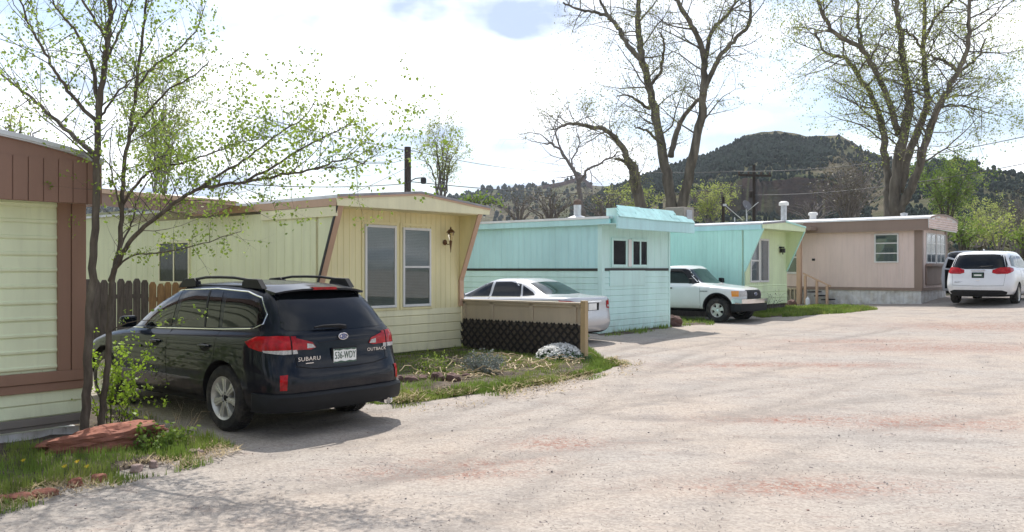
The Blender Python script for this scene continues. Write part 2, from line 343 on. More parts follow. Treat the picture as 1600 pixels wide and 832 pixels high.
# junipers and pines over the hillsides, past counting
bmI = bmesh.new(); bmesh.ops.create_icosphere(bmI, subdivisions=1, radius=1); IV = [v.co.copy() for v in bmI.verts]; IF = [tuple(v.index for v in f.verts) for f in bmI.faces]; bmI.free()
def blob(mb, c, rx, rz, sd):
    k = noise.noise(Vector((sd, 0, 0)))
    mb.add([c+Vector((v.x*rx*(1+.5*noise.noise(v*1.7+Vector((sd, 0, 0)))), v.y*rx*(1+.5*noise.noise(v*1.7+Vector((0, sd, 0)))), v.z*rz*(1+.45*noise.noise(v*2+Vector((0, 0, sd)))))) for v in IV], IF)
rnd = random.Random(3)
def cover(infos, n, size, dens, mb):
    c_ = 0; tries = 0
    while c_ < n and tries < n*12:
        tries += 1
        row = infos[rnd.randrange(len(infos))]; k = rnd.randrange(int(len(row)*.86)); p = Vector(row[k])
        if rnd.random() > dens(p, k/ (len(row)*.86)): continue
        s_ = size*rnd.uniform(.55, 1.25); q = p+Vector((rnd.uniform(-2, 2), rnd.uniform(-2, 2), s_*.5)); blob(mb, q, s_*.62, s_*rnd.uniform(.7, 1.15), rnd.random()*99); c_ += 1
mbp = MB()
cover(iM, 9000, 1.1, lambda p, t: (.03+.97*sst(.60, .70, t)*(1 if t > .80 or noise.noise(p*.018) > -.02 else .10)*(1 if (p.x/p.y*F+800) < 1290 else .12)), mbp)
cover(iM, 3600, .8, lambda p, t: .6 if noise.noise(p*.03) > -.1 and .12 < t < .62 else 0, mbp)
cover(iR, 4200, 1.1, lambda p, t: (sst(.05, .3, t) if noise.noise(p*.022+Vector((5, 5, 5))) > -.08 and (p.x/p.y*F+800) > 1400 else .03), mbp)
cover(iL, 4200, 2.2, lambda p, t: (1 if t > .72 and (p.x/p.y*F+800) < 860 else .25), mbp)
pine = mat('juniper', (.026, .040, .030), .95, var=.3, vs=.2, spec=.05)
tag(mbp.build('wood', pine, smooth=False), 'dark junipers and pines scattered thickly over the distant hillsides', 'woodland', kind='stuff')
# mesa outcrop on the left ridge
mo = MB(); rr = random.Random(5)
prof = [(848, 290), (866, 287), (884, 283.5), (903, 277), (906, 273), (912, 274), (914, 280), (921, 285), (926, 292), (926, 300), (848, 300)]
mo.prism([W(a, b, 606) for a, b in prof], (0, 26, 0))
tag(mo.build('rock_outcrop', mat('mesa_rock', (.15, .085, .07), .95, var=.25, vs=.2, bump=.6, bs=.3)), kind='structure')
# ------------------------------------------------ materials for the homes
VG = [(0, 0), (.90, 0), (.93, -.007), (.97, -.007)]            # vertical grooves
LAP = [(0, .000), (.08, .016), (.9, .006), (.97, .0)]           # lap siding (along +z): bulges out at the bottom edge
M = {}
def wallmat(n, c, c2=None, **k): M[n] = mat(n, c, .55, var=.05, vs=1.4, bump=.08, bs=30, col2=c2 or tuple(x*.86 for x in c), c2pos=(.48, .75), c2s=1.1, stretch=(1, 1, .35), streak=.25, **k)
wallmat('yellow_wall', (.88, .79, .45)); wallmat('cream_wall', (.76, .77, .50)); wallmat('cream_siding', (.84, .79, .52))
wallmat('teal_wall', (.52, .82, .83)); wallmat('teal_front', (.62, .87, .82)); wallmat('mint_wall', (.54, .88, .77)); wallmat('lime_wall', (.76, .88, .56))
wallmat('pink_wall', (.80, .64, .57)); wallmat('pale_green', (.80, .86, .60)); wallmat('brown_trim', (.29, .165, .11)); wallmat('brown_fascia', (.27, .155, .11))
wallmat('tan_trim', (.58, .38, .26)); wallmat('taupe_trim', (.30, .215, .17)); wallmat('wood_grey', (.20, .18, .165)); wallmat('white_skirt', (.78, .77, .77))
wallmat('dull_skirt', (.36, .35, .33)); wallmat('white_paint', (.78, .77, .74)); wallmat('fence_tan', (.50, .42, .31)); wallmat('post_wood', (.52, .38, .21), (.38, .27, .14))
M['roof_metal'] = mat('roof_metal', (.62, .62, .63), .35, .6, var=.12, vs=3); M['white_roof'] = mat('white_roof', (.80, .80, .80), .35, .2, var=.1, vs=2)
M['edge_metal'] = mat('edge_metal', (.30, .29, .30), .45, .5, var=.15, vs=5); M['black'] = mat('black_trim', (.012, .012, .013), .5); M['lattice'] = mat('lattice_brown', (.012, .009, .008), .75, var=.3)
M['dark'] = mat('dark_interior', (.012, .013, .015), .9); M['blind'] = mat('blind_grey', (.22, .27, .26), .6, var=.05); M['curtain'] = mat('curtain', (.42, .44, .46), .9, var=.1)
M['galv'] = mat('galvanised', (.55, .56, .57), .38, .85, var=.15, vs=8); M['rust'] = mat('rusty_cap', (.12, .08, .06), .8, var=.3, vs=15); M['bronze'] = mat('bronze_lamp', (.16, .085, .04), .4, .6, var=.3, vs=30)
M['glass'] = glassmat('window_glass', refl=.05); M['dim_glass'] = glassmat('dimmed_glass', (.5, .52, .5), refl=-.06); M['lampglass'] = glassmat('lamp_glass', (.9, .85, .75), .05); M['shingle'] = mat('teal_shingle', (.44, .72, .71), .7, var=.15, vs=3, bump=.2)  # dim_glass darkens panes by tint and cut reflection; no screen is built
M['picket'] = mat('picket_grey', (.12, .095, .085), .9, var=.3, vs=4, stretch=(6, 6, 1)); M['picket_orange'] = mat('picket_orange', (.34, .19, .09), .85, var=.25, vs=4, stretch=(6, 6, 1))
def wall_side(root, m, m_lap, y0, y1, z0, zs, z1, x=0, pitch=.2, lp=.18, name='side_wall'):
    """long wall facing -x; grooved above zs, lap siding below"""
    b = MB(); b.box(x+.012, x+.08, y0, y1, z0, z1); b.ribs((x, y0, zs), (0, 1, 0), (0, 0, 1), (-1, 0, 0), y1-y0, z1-zs, pitch, VG)
    o = b.build(name, m, root)
    if zs > z0:
        b = MB(); b.ribs((x, y0, z0), (0, 0, 1), (0, 1, 0), (-1, 0, 0), zs-z0, y1-y0, lp, LAP); b.build('lap_siding', m_lap, root)
    return o
def wall_end(root, m, m_lap, x0, x1, z0, zs, z1, y=0, pitch=.2, lp=.18, name='end_wall'):
    b = MB(); b.box(x0, x1, y+.012, y+.08, z0, z1); b.ribs((x0, y, zs), (1, 0, 0), (0, 0, 1), (0, -1, 0), x1-x0, z1-zs, pitch, VG)
    o = b.build(name, m, root)
    if zs > z0:
        b = MB(); b.ribs((x0, y, z0), (0, 0, 1), (1, 0, 0), (0, -1, 0), zs-z0, x1-x0, lp, LAP); b.build('lap_siding', m_lap, root)
    return o
def skirt(root, m, x1, y1, z0, z1, inset=.06, w=None):
    b = MB(); pr = [(0, 0), (.6, 0), (.65, -.012), (.95, -.012)]
    b.ribs((inset, inset, z0), (1, 0, 0), (0, 0, 1), (0, -1, 0), x1-2*inset, z1-z0, .14, pr); b.ribs((inset, inset, z0), (0, 1, 0), (0, 0, 1), (-1, 0, 0), y1-inset, z1-z0, .14, pr)
    b.box(inset+.03, x1-inset, inset+.03, y1, z0, z1-.01); return b.build('skirting', m, root)
def window(root, fr, a0, a1, z0, z1, y=0, plane='end', mull=(), rails=(), fill='blind', fw=.045, d=.035, frame=None, name='window', glass='glass'):
    """window on the end wall (facing -y at y) or the side wall (facing -x)"""
    P = (lambda a, dep, z: (a, y-dep, z)) if plane == 'end' else (lambda a, dep, z: (y-dep, a, z))
    def bx(b, u0, u1, d0, d1, w0, w1):
        p = P(u0, d0, w0); q = P(u1, d1, w1); b.box(min(p[0], q[0]), max(p[0], q[0]), min(p[1], q[1]), max(p[1], q[1]), w0, w1)
    b = MB(); bx(b, a0, a0+fw, -.01, d, z0, z1); bx(b, a1-fw, a1, -.01, d, z0, z1); bx(b, a0+fw, a1-fw, -.01, d, z0, z0+fw); bx(b, a0+fw, a1-fw, -.01, d, z1-fw, z1)
    for mu in mull: bx(b, mu-fw*.45, mu+fw*.45, -.01, d-.004, z0+fw, z1-fw)
    for ra in rails:
        u0, u1, zz = ra; bx(b, u0, u1, -.01, d-.006, zz-fw*.4, zz+fw*.4)
    win = b.build(name, frame or M['white_paint'], root, bevel=.003)
    b = MB()
    if fill == 'blind':
        n = int((z1-z0-2*fw)/.028)
        for k in range(n):
            zz = z0+fw+.014+k*.028; p = [P(a0+fw, .006, zz+.011), P(a1-fw, .006, zz+.011), P(a1-fw, .014, zz-.009), P(a0+fw, .014, zz-.009)]; b.add(p, [(0, 1, 2, 3)])
        bx(b, a0+fw*.5, a1-fw*.5, 0, .003, z0+fw*.5, z1-fw*.5); b.build('blind', M['blind'], win)
    elif fill == 'curtain':
        n = 26; pts = [(a0+fw+(a1-a0-2*fw)*k/n, .009+.005*math.sin(k*1.9)+.003*math.sin(k*.7)) for k in range(n+1)]
        v = []; [v.extend([P(u, h, z0+fw), P(u, h, z1-fw)]) for u, h in pts]; b.add(v, [(2*k, 2*k+2, 2*k+3, 2*k+1) for k in range(n)]); b.build('curtain', M['curtain'], win, smooth=True)
    else:
        bx(b, a0+fw*.5, a1-fw*.5, .0, .004, z0+fw*.5, z1-fw*.5); b.build('dark_room_sheet', M['dark'], win)  # near-black sheet painted for the unlit room behind the pane
    b = MB(); b.add([P(a0+fw*.6, .022, z0+fw*.6), P(a1-fw*.6, .022, z0+fw*.6), P(a1-fw*.6, .022, z1-fw*.6), P(a0+fw*.6, .022, z1-fw*.6)], [(0, 1, 2, 3) if plane == 'end' else (3, 2, 1, 0)]); b.build('pane', M[glass], win)
    return win
def roofshape(root, m, x0, x1, y0, y1, z0, rise, t=.05, name='roof', n=10, gable=False):
    """shallow bowed roof, curve across x, extruded along y"""
    top = [(x0+(x1-x0)*k/n, z0+rise*((1-abs(2*k/n-1)) if gable else math.sin(math.pi*k/n)**.8)) for k in range(n+1)]
    poly = [(x, y0, z) for x, z in top]+[(x, y0, z-t) for x, z in top[::-1]]
    b = MB(); b.prism(poly, (0, y1-y0, 0)); return b.build(name, m, root), top
def end_fascia(root, m, x0, x1, y, top, zlow, th=.05, name='front_fascia', drop=.05):
    poly = [(x, y, z-drop) for x, z in top]+[(x1, y, zlow[1]), (x0, y, zlow[0])]
    b = MB(); b.prism(poly, (0, -th, 0)); return b.build(name, m, root)
def roof_edge(root, m, top, y, h=.05, d=.06, name='roof_edge'):
    b = MB()
    for (xa, za), (xb, zb) in zip(top[:-1], top[1:]):
        b.prism([(xa, y, za+.008), (xb, y, zb+.008), (xb, y, zb-h), (xa, y, za-h)], (0, -d, 0))
    return b.build(name, m, root)
def vent_pipe(root, x, y, z0, z1, r, capr, m, mc, name='vent_pipe'):
    b = MB(); T = Matrix.Translation((x, y, 0)); b.lathe([(r, z0), (r, z1)], T, 20); o = b.build(name, m, root, smooth=True)
    b = MB(); b.lathe([(0, z1-.10), (capr, z1-.10), (capr, z1), (capr*.6, z1+.05), (0, z1+.06)], T, 20); b.build('cap', mc, o, smooth=True); return o

# ------------------------------------------------ near green home with brown trim (left)
LH = empty('mobile_home', (-6.71, 6.5, 0), AE1, 'pale green mobile home with brown trim and deep brown fascia, at the left edge', 'mobile home', 'mobile homes along the lane')
wx = 3.4
wall_end(LH, M['pale_green'], M['pale_green'], 0, wx, .68, .68, 2.45)
b = MB(); b.ribs((0, -.004, .72), (0, 0, 1), (1, 0, 0), (0, -1, 0), 1.75, wx-.1, .165, [(0, .0), (.10, .020), (.22, .022), (.30, .009), (.95, .006)]); b.build('lap_siding', M['pale_green'], LH)
b = MB(); b.ribs((0, 0, .24), (0, 0, 1), (1, 0, 0), (0, -1, 0), .26, wx, .13, [(0, .0), (.12, .014), (.9, .004)]); b.box(0, wx, .01, .08, .24, .5); b.build('lower_siding', M['pale_green'], LH)
b = MB(); b.box(wx-.27, wx-.145, -.05, 0, .70, 2.44); b.box(wx-.135, wx+.01, -.055, 0, .70, 2.44); b.box(wx-.16, wx-.12, -.03, 0, .70, 2.44); b.build('corner_post', M['brown_trim'], LH, bevel=.006)
M['white_skirt'] = mat('white_skirting', (.74, .73, .72), .5, var=.15, vs=3, col2=(.55, .52, .48), c2s=4)
b = MB(); b.box(0, wx+.012, -.06, 0, .59, .70); b.box(0, wx+.012, -.04, 0, .50, .585); b.build('trim_board', M['brown_trim'], LH, bevel=.006)
b = MB(); b.box(0, wx+.0, -.035, .02, .165, .238); b.box(0, wx, -.02, .02, .125, .16); b.build('sill_board', M['wood_grey'], LH, bevel=.004)
skirt(LH, M['white_skirt'], wx, 12, -.12, .10, .03)
rf, top = roofshape(LH, M['roof_metal'], -.06, wx+.06, -.34, 12, 2.87, .24)
b = MB(); poly = [(x, -.30, z-.03) for x, z in top]+[(wx+.06, -.30, 2.41), (-.06, -.30, 2.41)]; b.prism(poly, (0, .03, 0))
x = -.05
while x < wx: b.box(x, x+.128, -.312, -.296, 2.415, 2.84); x += .14
b.build('front_fascia', M['brown_fascia'], LH); roof_edge(LH, M['roof_metal'], top, -.305, .035, .05)
b = MB(); b.box(-.04, wx+.04, -.29, -.02, 2.425, 2.445); b.build('soffit', M['pale_green'], LH)
b = MB(); b.box(wx-.02, wx+.05, -.27, 12, 2.5, 2.86); b.build('side_fascia', M['brown_fascia'], LH)
b = MB(); b.box(wx-.08, wx-.02, .09, 12, .24, 2.5); b.ribs((wx-.02, .05, .24), (0, 0, 1), (0, 1, 0), (1, 0, 0), 2.25, 12, .165, [(0, .0), (.15, .012), (.5, .009), (.95, .0)]); b.build('side_wall', M['pale_green'], LH)

# ------------------------------------------------ yellow home
YHM = empty('mobile_home', (-3.199, 14.3, .1), AE1, 'yellow mobile home with slanted tan side fins and two tall front windows', 'mobile home', 'mobile homes along the lane')
w_ = 3.42; b = MB(); fy = -.52
wall_end(YHM, M['yellow_wall'], M['cream_siding'], 0, w_, .12, .90, 2.70, pitch=.13, lp=.165)
wall_side(YHM, M['cream_wall'], M['cream_wall'], .0, 6.6, .12, .12, 2.62, pitch=.24)
def fin(root, m, x, z0, z1, depth, th=.05):
    b = MB(); b.prism([(x, 0, z0), (x, -depth, z1), (x, 0.0, z1)], (th, 0, 0)); return b.build('side_fin', m, root)
fin(YHM, M['cream_wall'], -.003, 1.40, 2.70, .50); fin(YHM, M['yellow_wall'], w_-.05, 1.40, 2.70, .50)
for s_, x in ((0, -.02), (1, w_-.09)):
    b = MB(); b.bar((x+.06, -.012, 1.39), (x+.06, -.525, 2.69), .115, .03, (1, 0, 0) if 0 else (0, -1, .4)); b.build('slanted_trim', M['tan_trim'], YHM, bevel=.004)
b = MB(); b.bar((-.034, -.01, 1.39), (-.034, -.525, 2.68), .012, .05, (0, -1, .4)); b.build('drip_edge', M['black'], YHM)
b = MB(); b.box(w_-.085, w_+.03, -.045, .0, .92, 1.42); b.build('post_trim', M['tan_trim'], YHM, bevel=.004)
rf, top = roofshape(YHM, M['roof_metal'], -.06, w_+.22, -.56, 12, 2.84, .17, gable=True)
end_fascia(YHM, M['cream_siding'], -.04, w_+.2, -.53, top, (2.665, 2.69), .03); roof_edge(YHM, M['edge_metal'], top, -.56, .028, .02)
b = MB()
for (xa, za), (xb, zb) in zip(top[:-1], top[1:]): b.prism([(xa, -.562, za-.03), (xb, -.562, zb-.03), (xb, -.562, zb-.062), (xa, -.562, za-.062)], (0, -.012, 0))
b.build('fascia_trim', M['tan_trim'], YHM)
b = MB(); b.box(0.05, w_-.05, -.52, 0, 2.672, 2.69); b.build('soffit', M['cream_siding'], YHM)
b = MB(); b.box(-.045, -.005, -.5, 1.6, 2.50, 2.66); b.build('eave_panel', M['cream_siding'], YHM)
b = MB(); b.box(-.055, -.03, -.52, 4, 2.665, 2.80); b.build('eave_trim', M['tan_trim'], YHM)
window(YHM, None, .97, 1.70, .95, 2.42, fill='blind', frame=M['white_paint'])
window(YHM, None, 1.86, 2.57, .95, 2.40, rails=[(1.90, 2.53, 1.68)], fill='blind', frame=M['white_paint'])
b = MB()
for a0, a1 in ((.91, 1.76), (1.80, 2.63)):
    for q in ((a0, a0+.055, .90, 2.48), (a1-.055, a1, .90, 2.48), (a0+.055, a1-.055, .90, .945), (a0+.055, a1-.055, 2.43, 2.48)): b.box(q[0], q[1], -.018, 0, q[2], q[3])
b.build('window_casing', M['yellow_wall'], YHM, bevel=.004)
window(YHM, None, 4.05, 5.25, 1.35, 2.2, y=0, plane='side', mull=(4.65,), fill='curtain', frame=M['cream_siding'], glass='dim_glass')
b = MB(); lx, lz = 2.95, 2.25; T = Matrix.Translation((lx, 0, lz-.1))   # carriage wall lamp
b.lathe([(0, 0), (.045, 0), (.055, .02), (.03, .035), (0, .035)], T @ Matrix.Rotation(R(90), 4, 'X'), 16)
b.tube([(lx, -.03, lz-.1), (lx, -.09, lz-.14), (lx, -.16, lz-.13), (lx+.0, -.17, lz-.06)], .009, 8); b.tube([(lx, -.17, lz-.3), (lx, -.17, lz-.2), (lx, -.17, lz-.07)], [.004, .014, .03], 8)
lamp = b.build('wall_lamp', M['bronze'], YHM, smooth=True)
b = MB(); b.lathe([(.03, -.06), (.065, .09)], Matrix.Translation((lx, -.17, lz)), 6); b.build('lamp_glass', M['lampglass'], lamp)
b = MB(); b.lathe([(.085, .085), (.08, .095), (.05, .135), (.015, .155), (.02, .175), (0, .2)], Matrix.Translation((lx, -.17, lz)), 12); b.build('lamp_cap', M['bronze'], lamp)
skirt(YHM, M['dull_skirt'], w_, 12, -.1, .12, .05)
b = MB(); b.box(w_-.07, w_, .09, 12, .12, 2.72); b.build('far_side_wall', M['yellow_wall'], YHM)
# raised annex on its near side
b = MB()
b.box(.0, .08, 6.6, 12, .12, 2.9); b.build('annex_wall', M['cream_wall'], YHM)
b = MB(); b.prism([(-.42, 1.9, 2.76), (-.42, 7.6, 3.34), (-.42, 12, 3.5), (-.42, 12, 3.12), (-.42, 6.8, 2.98), (-.42, 2.6, 2.62)], (.05, 0, 0)); b.build('annex_fascia', M['brown_fascia'], YHM)
b = MB(); b.prism([(-.44, 1.8, 2.80), (-.44, 7.6, 3.40), (-.44, 12, 3.56), (-.44, 12, 3.50), (-.44, 7.6, 3.335), (-.44, 1.8, 2.755)], (3.4, 0, 0)); b.build('annex_roof', M['white_roof'], YHM)
b = MB(); b.prism([(-.475, 1.75, 2.83), (-.475, 7.6, 3.42), (-.475, 7.6, 3.33), (-.475, 1.75, 2.75)], (.03, 0, 0)); b.build('annex_edge', M['tan_trim'], YHM)

# ------------------------------------------------ turquoise home
TH = empty('mobile_home', (2.157, 20.8, .2), AE1, 'turquoise mobile home with a black stripe and a shingled awning over small windows', 'mobile home', 'mobile homes along the lane')
tw = 3.22
wall_side(TH, M['teal_wall'], M['teal_front'], 0, 11, -.02, 1.50, 2.62, pitch=.2, lp=.15)
wall_end(TH, M['teal_front'], M['teal_front'], .06, tw, -.02, 1.50, 2.62, pitch=.3, lp=.15)
for nm, q in (('stripe', (.12, tw-.02, -.018, 0, 1.495, 1.56)),):
    b = MB(); b.box(*q[:4], *q[4:]); b.box(-.018, 0, .1, 11, 1.49, 1.555); b.build('stripe', M['black'], TH)
b = MB(); b.prism([(-.02, .10, -.02), (-.02, -.02, -.02), (.10, -.02, -.02), (.10, 0, -.02), (0, 0, -.02), (0, .10, -.02)], (0, 0, 2.62)); b.build('corner_trim', M['teal_front'], TH)
b = MB(); b.box(tw-.06, tw+.02, -.02, 0, -.02, 2.6); b.build('corner_trim', M['teal_front'], TH, bevel=.004)
rf, top = roofshape(TH, M['white_roof'], -.12, tw+.12, -.3, 11, 2.78, .10)
b = MB(); b.box(-.13, -.06, -.3, 11, 2.60, 2.74); b.build('side_fascia', M['teal_wall'], TH); b = MB(); b.box(-.15, -.05, -.3, 11, 2.745, 2.80); b.build('roof_edge', M['white_roof'], TH)
b = MB(); b.box(-.22, tw+.26, -.62, -.56, 2.49, 2.79); b.build('awning_board', M['teal_wall'], TH, bevel=.006)
b = MB(); b.box(-.2, tw+.24, -.56, -.01, 2.60, 2.62); b.build('soffit', M['teal_front'], TH)
rs = random.Random(8)
b = MB()
for k in range(4):
    y0 = -.645+k*.065; z0 = 2.765+k*.068; x0 = -.20+.09*k; x1 = tw+.22-.22*k; x = x0
    while x < x1-.05:
        wd = min(rs.uniform(.5, 1.1), x1-x); dz = rs.uniform(-.008, .012)
        if not (k == 2 and 2.2 < x < 2.7): b.prism([(x+.006, y0-.012, z0+dz), (x+.006, y0+.07, z0+.095+dz), (x+.006, y0+.085, z0+.08+dz), (x+.006, y0+.005, z0-.016+dz)], (wd-.012, 0, 0))
        x += wd
b.build('awning_shingles', M['shingle'], TH)
b = MB(); b.prism([(x_, -.55, 0) for x_ in ()] or [(.05, -.56, 2.76), (.05, -.36, 3.00), (.05, -.1, 3.00), (.05, -.1, 2.62), (.05, -.56, 2.62)], (tw-.55, 0, 0)); b.build('awning_core', M['teal_front'], TH)
window(TH, None, .40, 1.10, 1.58, 2.31, fill='dark', fw=.07, glass='dim_glass', frame=M['teal_front'])
window(TH, None, 1.30, 2.10, 1.58, 2.31, fill='dark', fw=.07, glass='dim_glass', mull=(1.72,), frame=M['teal_front'])
b = MB(); b.box(1.13, 1.27, -.05, .0, 1.60, 2.28); b.build('window_post', M['white_paint'], TH)
b = MB(); b.box(.32, 1.95, -.03, 0, 1.12, 1.50); b.build('under_window_panel', M['teal_front'], TH, bevel=.004)
vent_pipe(TH, 1.6, 1.87, 2.8, 3.36, .10, .11, M['galv'], M['rust'])
b = MB(); b.lathe([(.42, 2.86), (.12, 2.97)], Matrix.Translation((1.6, 1.87, 0)), 24); b.build('flashing', M['white_roof'], TH)
b = MB(); b.box(0.02, tw, .03, 11, -.15, -.02); b.build('underside', M['dark'], TH)
b = MB(); b.box(tw-.07, tw, .09, 11, -.02, 2.62); b.build('far_side_wall', M['teal_wall'], TH)

# ------------------------------------------------ mint home
GH = empty('mobile_home', (7.206, 26.8, .38), AE1, 'mint green mobile home with slanted side fins, behind the white pickup', 'mobile home', 'mobile homes along the lane')
gw = 3.28
wall_end(GH, M['lime_wall'], M['lime_wall'], 0, gw, .20, .85, 2.60, pitch=.16, lp=.2)
wall_side(GH, M['mint_wall'], M['mint_wall'], 0, 11, .2, .2, 2.60, pitch=.13)
b = MB(); b.box(-.04, 0, -.58, 11, 2.57, 2.72); b.build('side_fascia', M['teal_wall'], GH)
b = MB(); b.prism([(-.004, 0, 1.30), (-.004, -.6, 2.60), (-.004, 0, 2.60)], (.05, 0, 0)); b.build('side_fin', M['mint_wall'], GH)
b = MB(); b.prism([(gw-.05, 0, 1.30), (gw-.05, -.6, 2.60), (gw-.05, 0, 2.60)], (.05, 0, 0)); b.build('side_fin', M['lime_wall'], GH)
for x in (.02, gw-.02):
    b = MB(); b.bar((x, -.012, 1.28), (x, -.62, 2.6), .07, .03, (0, -1, .4)); b.build('slanted_trim', M['mint_wall'], GH)
rf, top = roofshape(GH, M['roof_metal'], -.05, gw+.05, -.64, 11, 2.77, .13, gable=True); end_fascia(GH, M['lime_wall'], -.03, gw+.03, -.60, top, (2.60, 2.60), .03); roof_edge(GH, M['edge_metal'], top[:6], -.63, .05, .02); roof_edge(GH, M['mint_wall'], top[5:], -.63, .05, .02)
b = MB(); b.box(.05, gw-.05, -.6, 0, 2.602, 2.62); b.build('soffit', M['lime_wall'], GH)
window(GH, None, .40, 1.06, .93, 2.33, rails=[(.44, 1.02, 1.62)], fill='curtain', fw=.06); window(GH, None, 1.10, 1.78, .93, 2.33, fill='curtain', fw=.06)
b = MB(); b.box(2.62, 2.80, -.12, 0, 2.05, 2.10); b.box(2.64, 2.78, -.16, -.03, 1.90, 2.04); b.tube([(2.71, -.1, 1.9), (2.71, -.1, 1.84)], .02); b.build('wall_lamp', M['black'], GH, bevel=.004)
skirt(GH, M['picket'], gw, 11, -.2, .2, .04); b = MB(); b.box(gw-.07, gw, .09, 11, .2, 2.6); b.build('far_side_wall', M['lime_wall'], GH)

# ------------------------------------------------ pinkish home at the end
PH = empty('mobile_home', (14.555, 30.7, .52), AE1, 'pinkish beige mobile home with taupe trim, white skirting and a bowed corrugated roof end', 'mobile home', 'mobile homes along the lane')
pw = 3.14; PH.scale = (1.077,)*3
wall_side(PH, M['pink_wall'], M['pink_wall'], 0, 11, .5, .5, 2.46, pitch=.2)
wall_end(PH, M['pink_wall'], M['pink_wall'], 0, pw, .5, .5, 2.46, pitch=.3)
b = MB(); b.box(-.02, 0, 0, 11, .40, .50); b.box(-.02, pw, -.02, 0, .40, .50); b.build('base_trim', M['taupe_trim'], PH)
b = MB(); b.prism([(-.03, .22, .5), (-.03, -.03, .5), (.12, -.03, .5), (.12, 0, .5), (0, 0, .5), (0, .22, .5)], (0, 0, 1.96)); b.build('corner_trim', M['taupe_trim'], PH)
b = MB(); b.box(pw-.25, pw+.02, -.03, 0, .5, 2.46); b.build('corner_trim', M['taupe_trim'], PH, bevel=.004)
skirt(PH, M['white_skirt'], pw, 11, -.12, .40, .02)
b = MB(); b.box(-.20, -.14, -.28, 3.9, 2.47, 2.80); b.box(-.20, -.14, 3.9, 11, 2.50, 2.72); b.build('side_fascia', M['taupe_trim'], PH)
b = MB(); b.box(-.22, -.13, -.3, 3.9, 2.40, 2.47); b.build('fascia_lip', M['taupe_trim'], PH)
b = MB(); b.box(-.14, .02, -.28, 11, 2.462, 2.48); b.build('soffit', M['taupe_trim'], PH)
rf, top = roofshape(PH, M['white_roof'], -.24, pw+.15, -.34, 11, 2.82, .15)
b = MB(); poly = [(x, -.30, z-.05) for x, z in top]+[(pw+.15, -.30, 2.42), (-.2, -.30, 2.46)]; b.prism(poly, (0, .04, 0)); b.build('front_fascia', M['white_paint'], PH)
b = MB(); z_ = 2.46
while z_ < 3.0:
    xs_ = [x for x, z in top if z-.05 > z_+.06]
    if len(xs_) > 1: b.prism([(xs_[0]-.05, -.302, z_), (xs_[0]-.05, -.335, z_+.035), (xs_[0]-.05, -.302, z_+.07)], (xs_[-1]-xs_[0]+.1, 0, 0))
    z_ += .078
b.build('corrugated_panel', M['pink_wall'], PH); roof_edge(PH, M['taupe_trim'], top, -.335, .05, .02)
window(PH, None, .72, 1.50, 1.34, 2.32, plane='side', rails=[(.76, 1.46, 1.66), (.76, 1.46, 2.0)], fill='blind', frame=M['white_paint'])
window(PH, None, .5, 1.65, 1.32, 2.34, rails=[(.55, 1.6, 1.66), (.55, 1.6, 2.0)], mull=(1.08,), fill='curtain'); window(PH, None, 1.75, 2.85, 1.32, 2.34, rails=[(1.8, 2.8, 1.66), (1.8, 2.8, 2.0)], mull=(2.3,), fill='curtain')
b = MB(); b.box(.4, pw-.25, -.22, -.02, 1.22, 1.29); b.box(.4, pw-.25, -.05, -.02, .6, 1.22); b.build('window_ledge', M['taupe_trim'], PH)
b = MB(); b.box(-.75, -.60, 3.78, 3.93, -.12, 2.5); b.build('porch_post', M['tan_trim'], PH, bevel=.006)
b = MB(); b.box(-.86, -.14, 3.4, 6.5, 2.48, 2.60); b.build('porch_roof', M['taupe_trim'], PH)
window(PH, None, 4.15, 5.3, .95, 2.2, plane='side', rails=[(4.2, 5.25, 1.55)], fill='blind', fw=.07)
b = MB(); b.box(-.012, -.002, 1.95+1.6, 3.66, 1.42, 1.50); b.build('house_number', M['black'], PH)
b = MB(); b.box(-.7, 0, 3.95, 6.2, .40, .46); 
for k in range(14): b.box(-.69, -.66, 4.0+k*.15, 4.05+k*.15, .0, .40)
b.build('porch_deck', M['fence_tan'], PH)
b = MB(); b.lathe([(0, 3.14), (.17, 3.14), (.17, 3.22), (.12, 3.25), (0, 3.25)], Matrix.Translation((1.5, 4.2, 0)), 20); b.lathe([(.12, 2.9), (.12, 3.14)], Matrix.Translation((1.5, 4.2, 0)), 20); b.build('roof_vent', M['white_paint'], PH)
vent_pipe(PH, .95, 5.1, 2.9, 3.62, .11, .18, M['galv'], M['white_paint'])
b = MB(); b.lathe([(.1, 2.98), (.13, 3.08), (0, 3.12)], Matrix.Translation((1.6, 1.0, 0)), 16); b.build('roof_vent', M['galv'], PH)
ST = empty('entry_steps', tuple(Vector((14.555, 30.7, .47))+(E1*(-.45)+E2*3.2)*1.077), AE1, 'small dark entry steps with tan handrail at the pinkish home', 'steps')
for k in range(3):
    b = MB(); b.box(-.35, .42, -.42+k*.26, -.16+k*.26, .10+k*.14, .14+k*.14); b.build('tread', M['dark'], ST)
for y_, h_ in ((.42, 1.02), (-.02, .84), (-.40, .64)):
    b = MB(); b.box(-.42, -.34, y_-.04, y_+.04, -.05, h_); b.build('rail_post', M['tan_trim'], ST)
b = MB(); b.bar((-.38, .5, 1.1), (-.38, -.55, .62), .07, .05); b.build('handrail', M['tan_trim'], ST)
p = G(1262, 477); b = MB(); b.lathe([(0, 0), (.075, 0), (.08, .02), (.08, .2), (.06, .26), (.025, .29), (.025, .32), (0, .32)], Matrix.Translation(p), 16)
jug = b.build('jug', mat('jug_plastic', (.75, .75, .78), .4), smooth=True); tag(jug, 'white plastic jug standing at the foot of the tan porch post', 'jug')
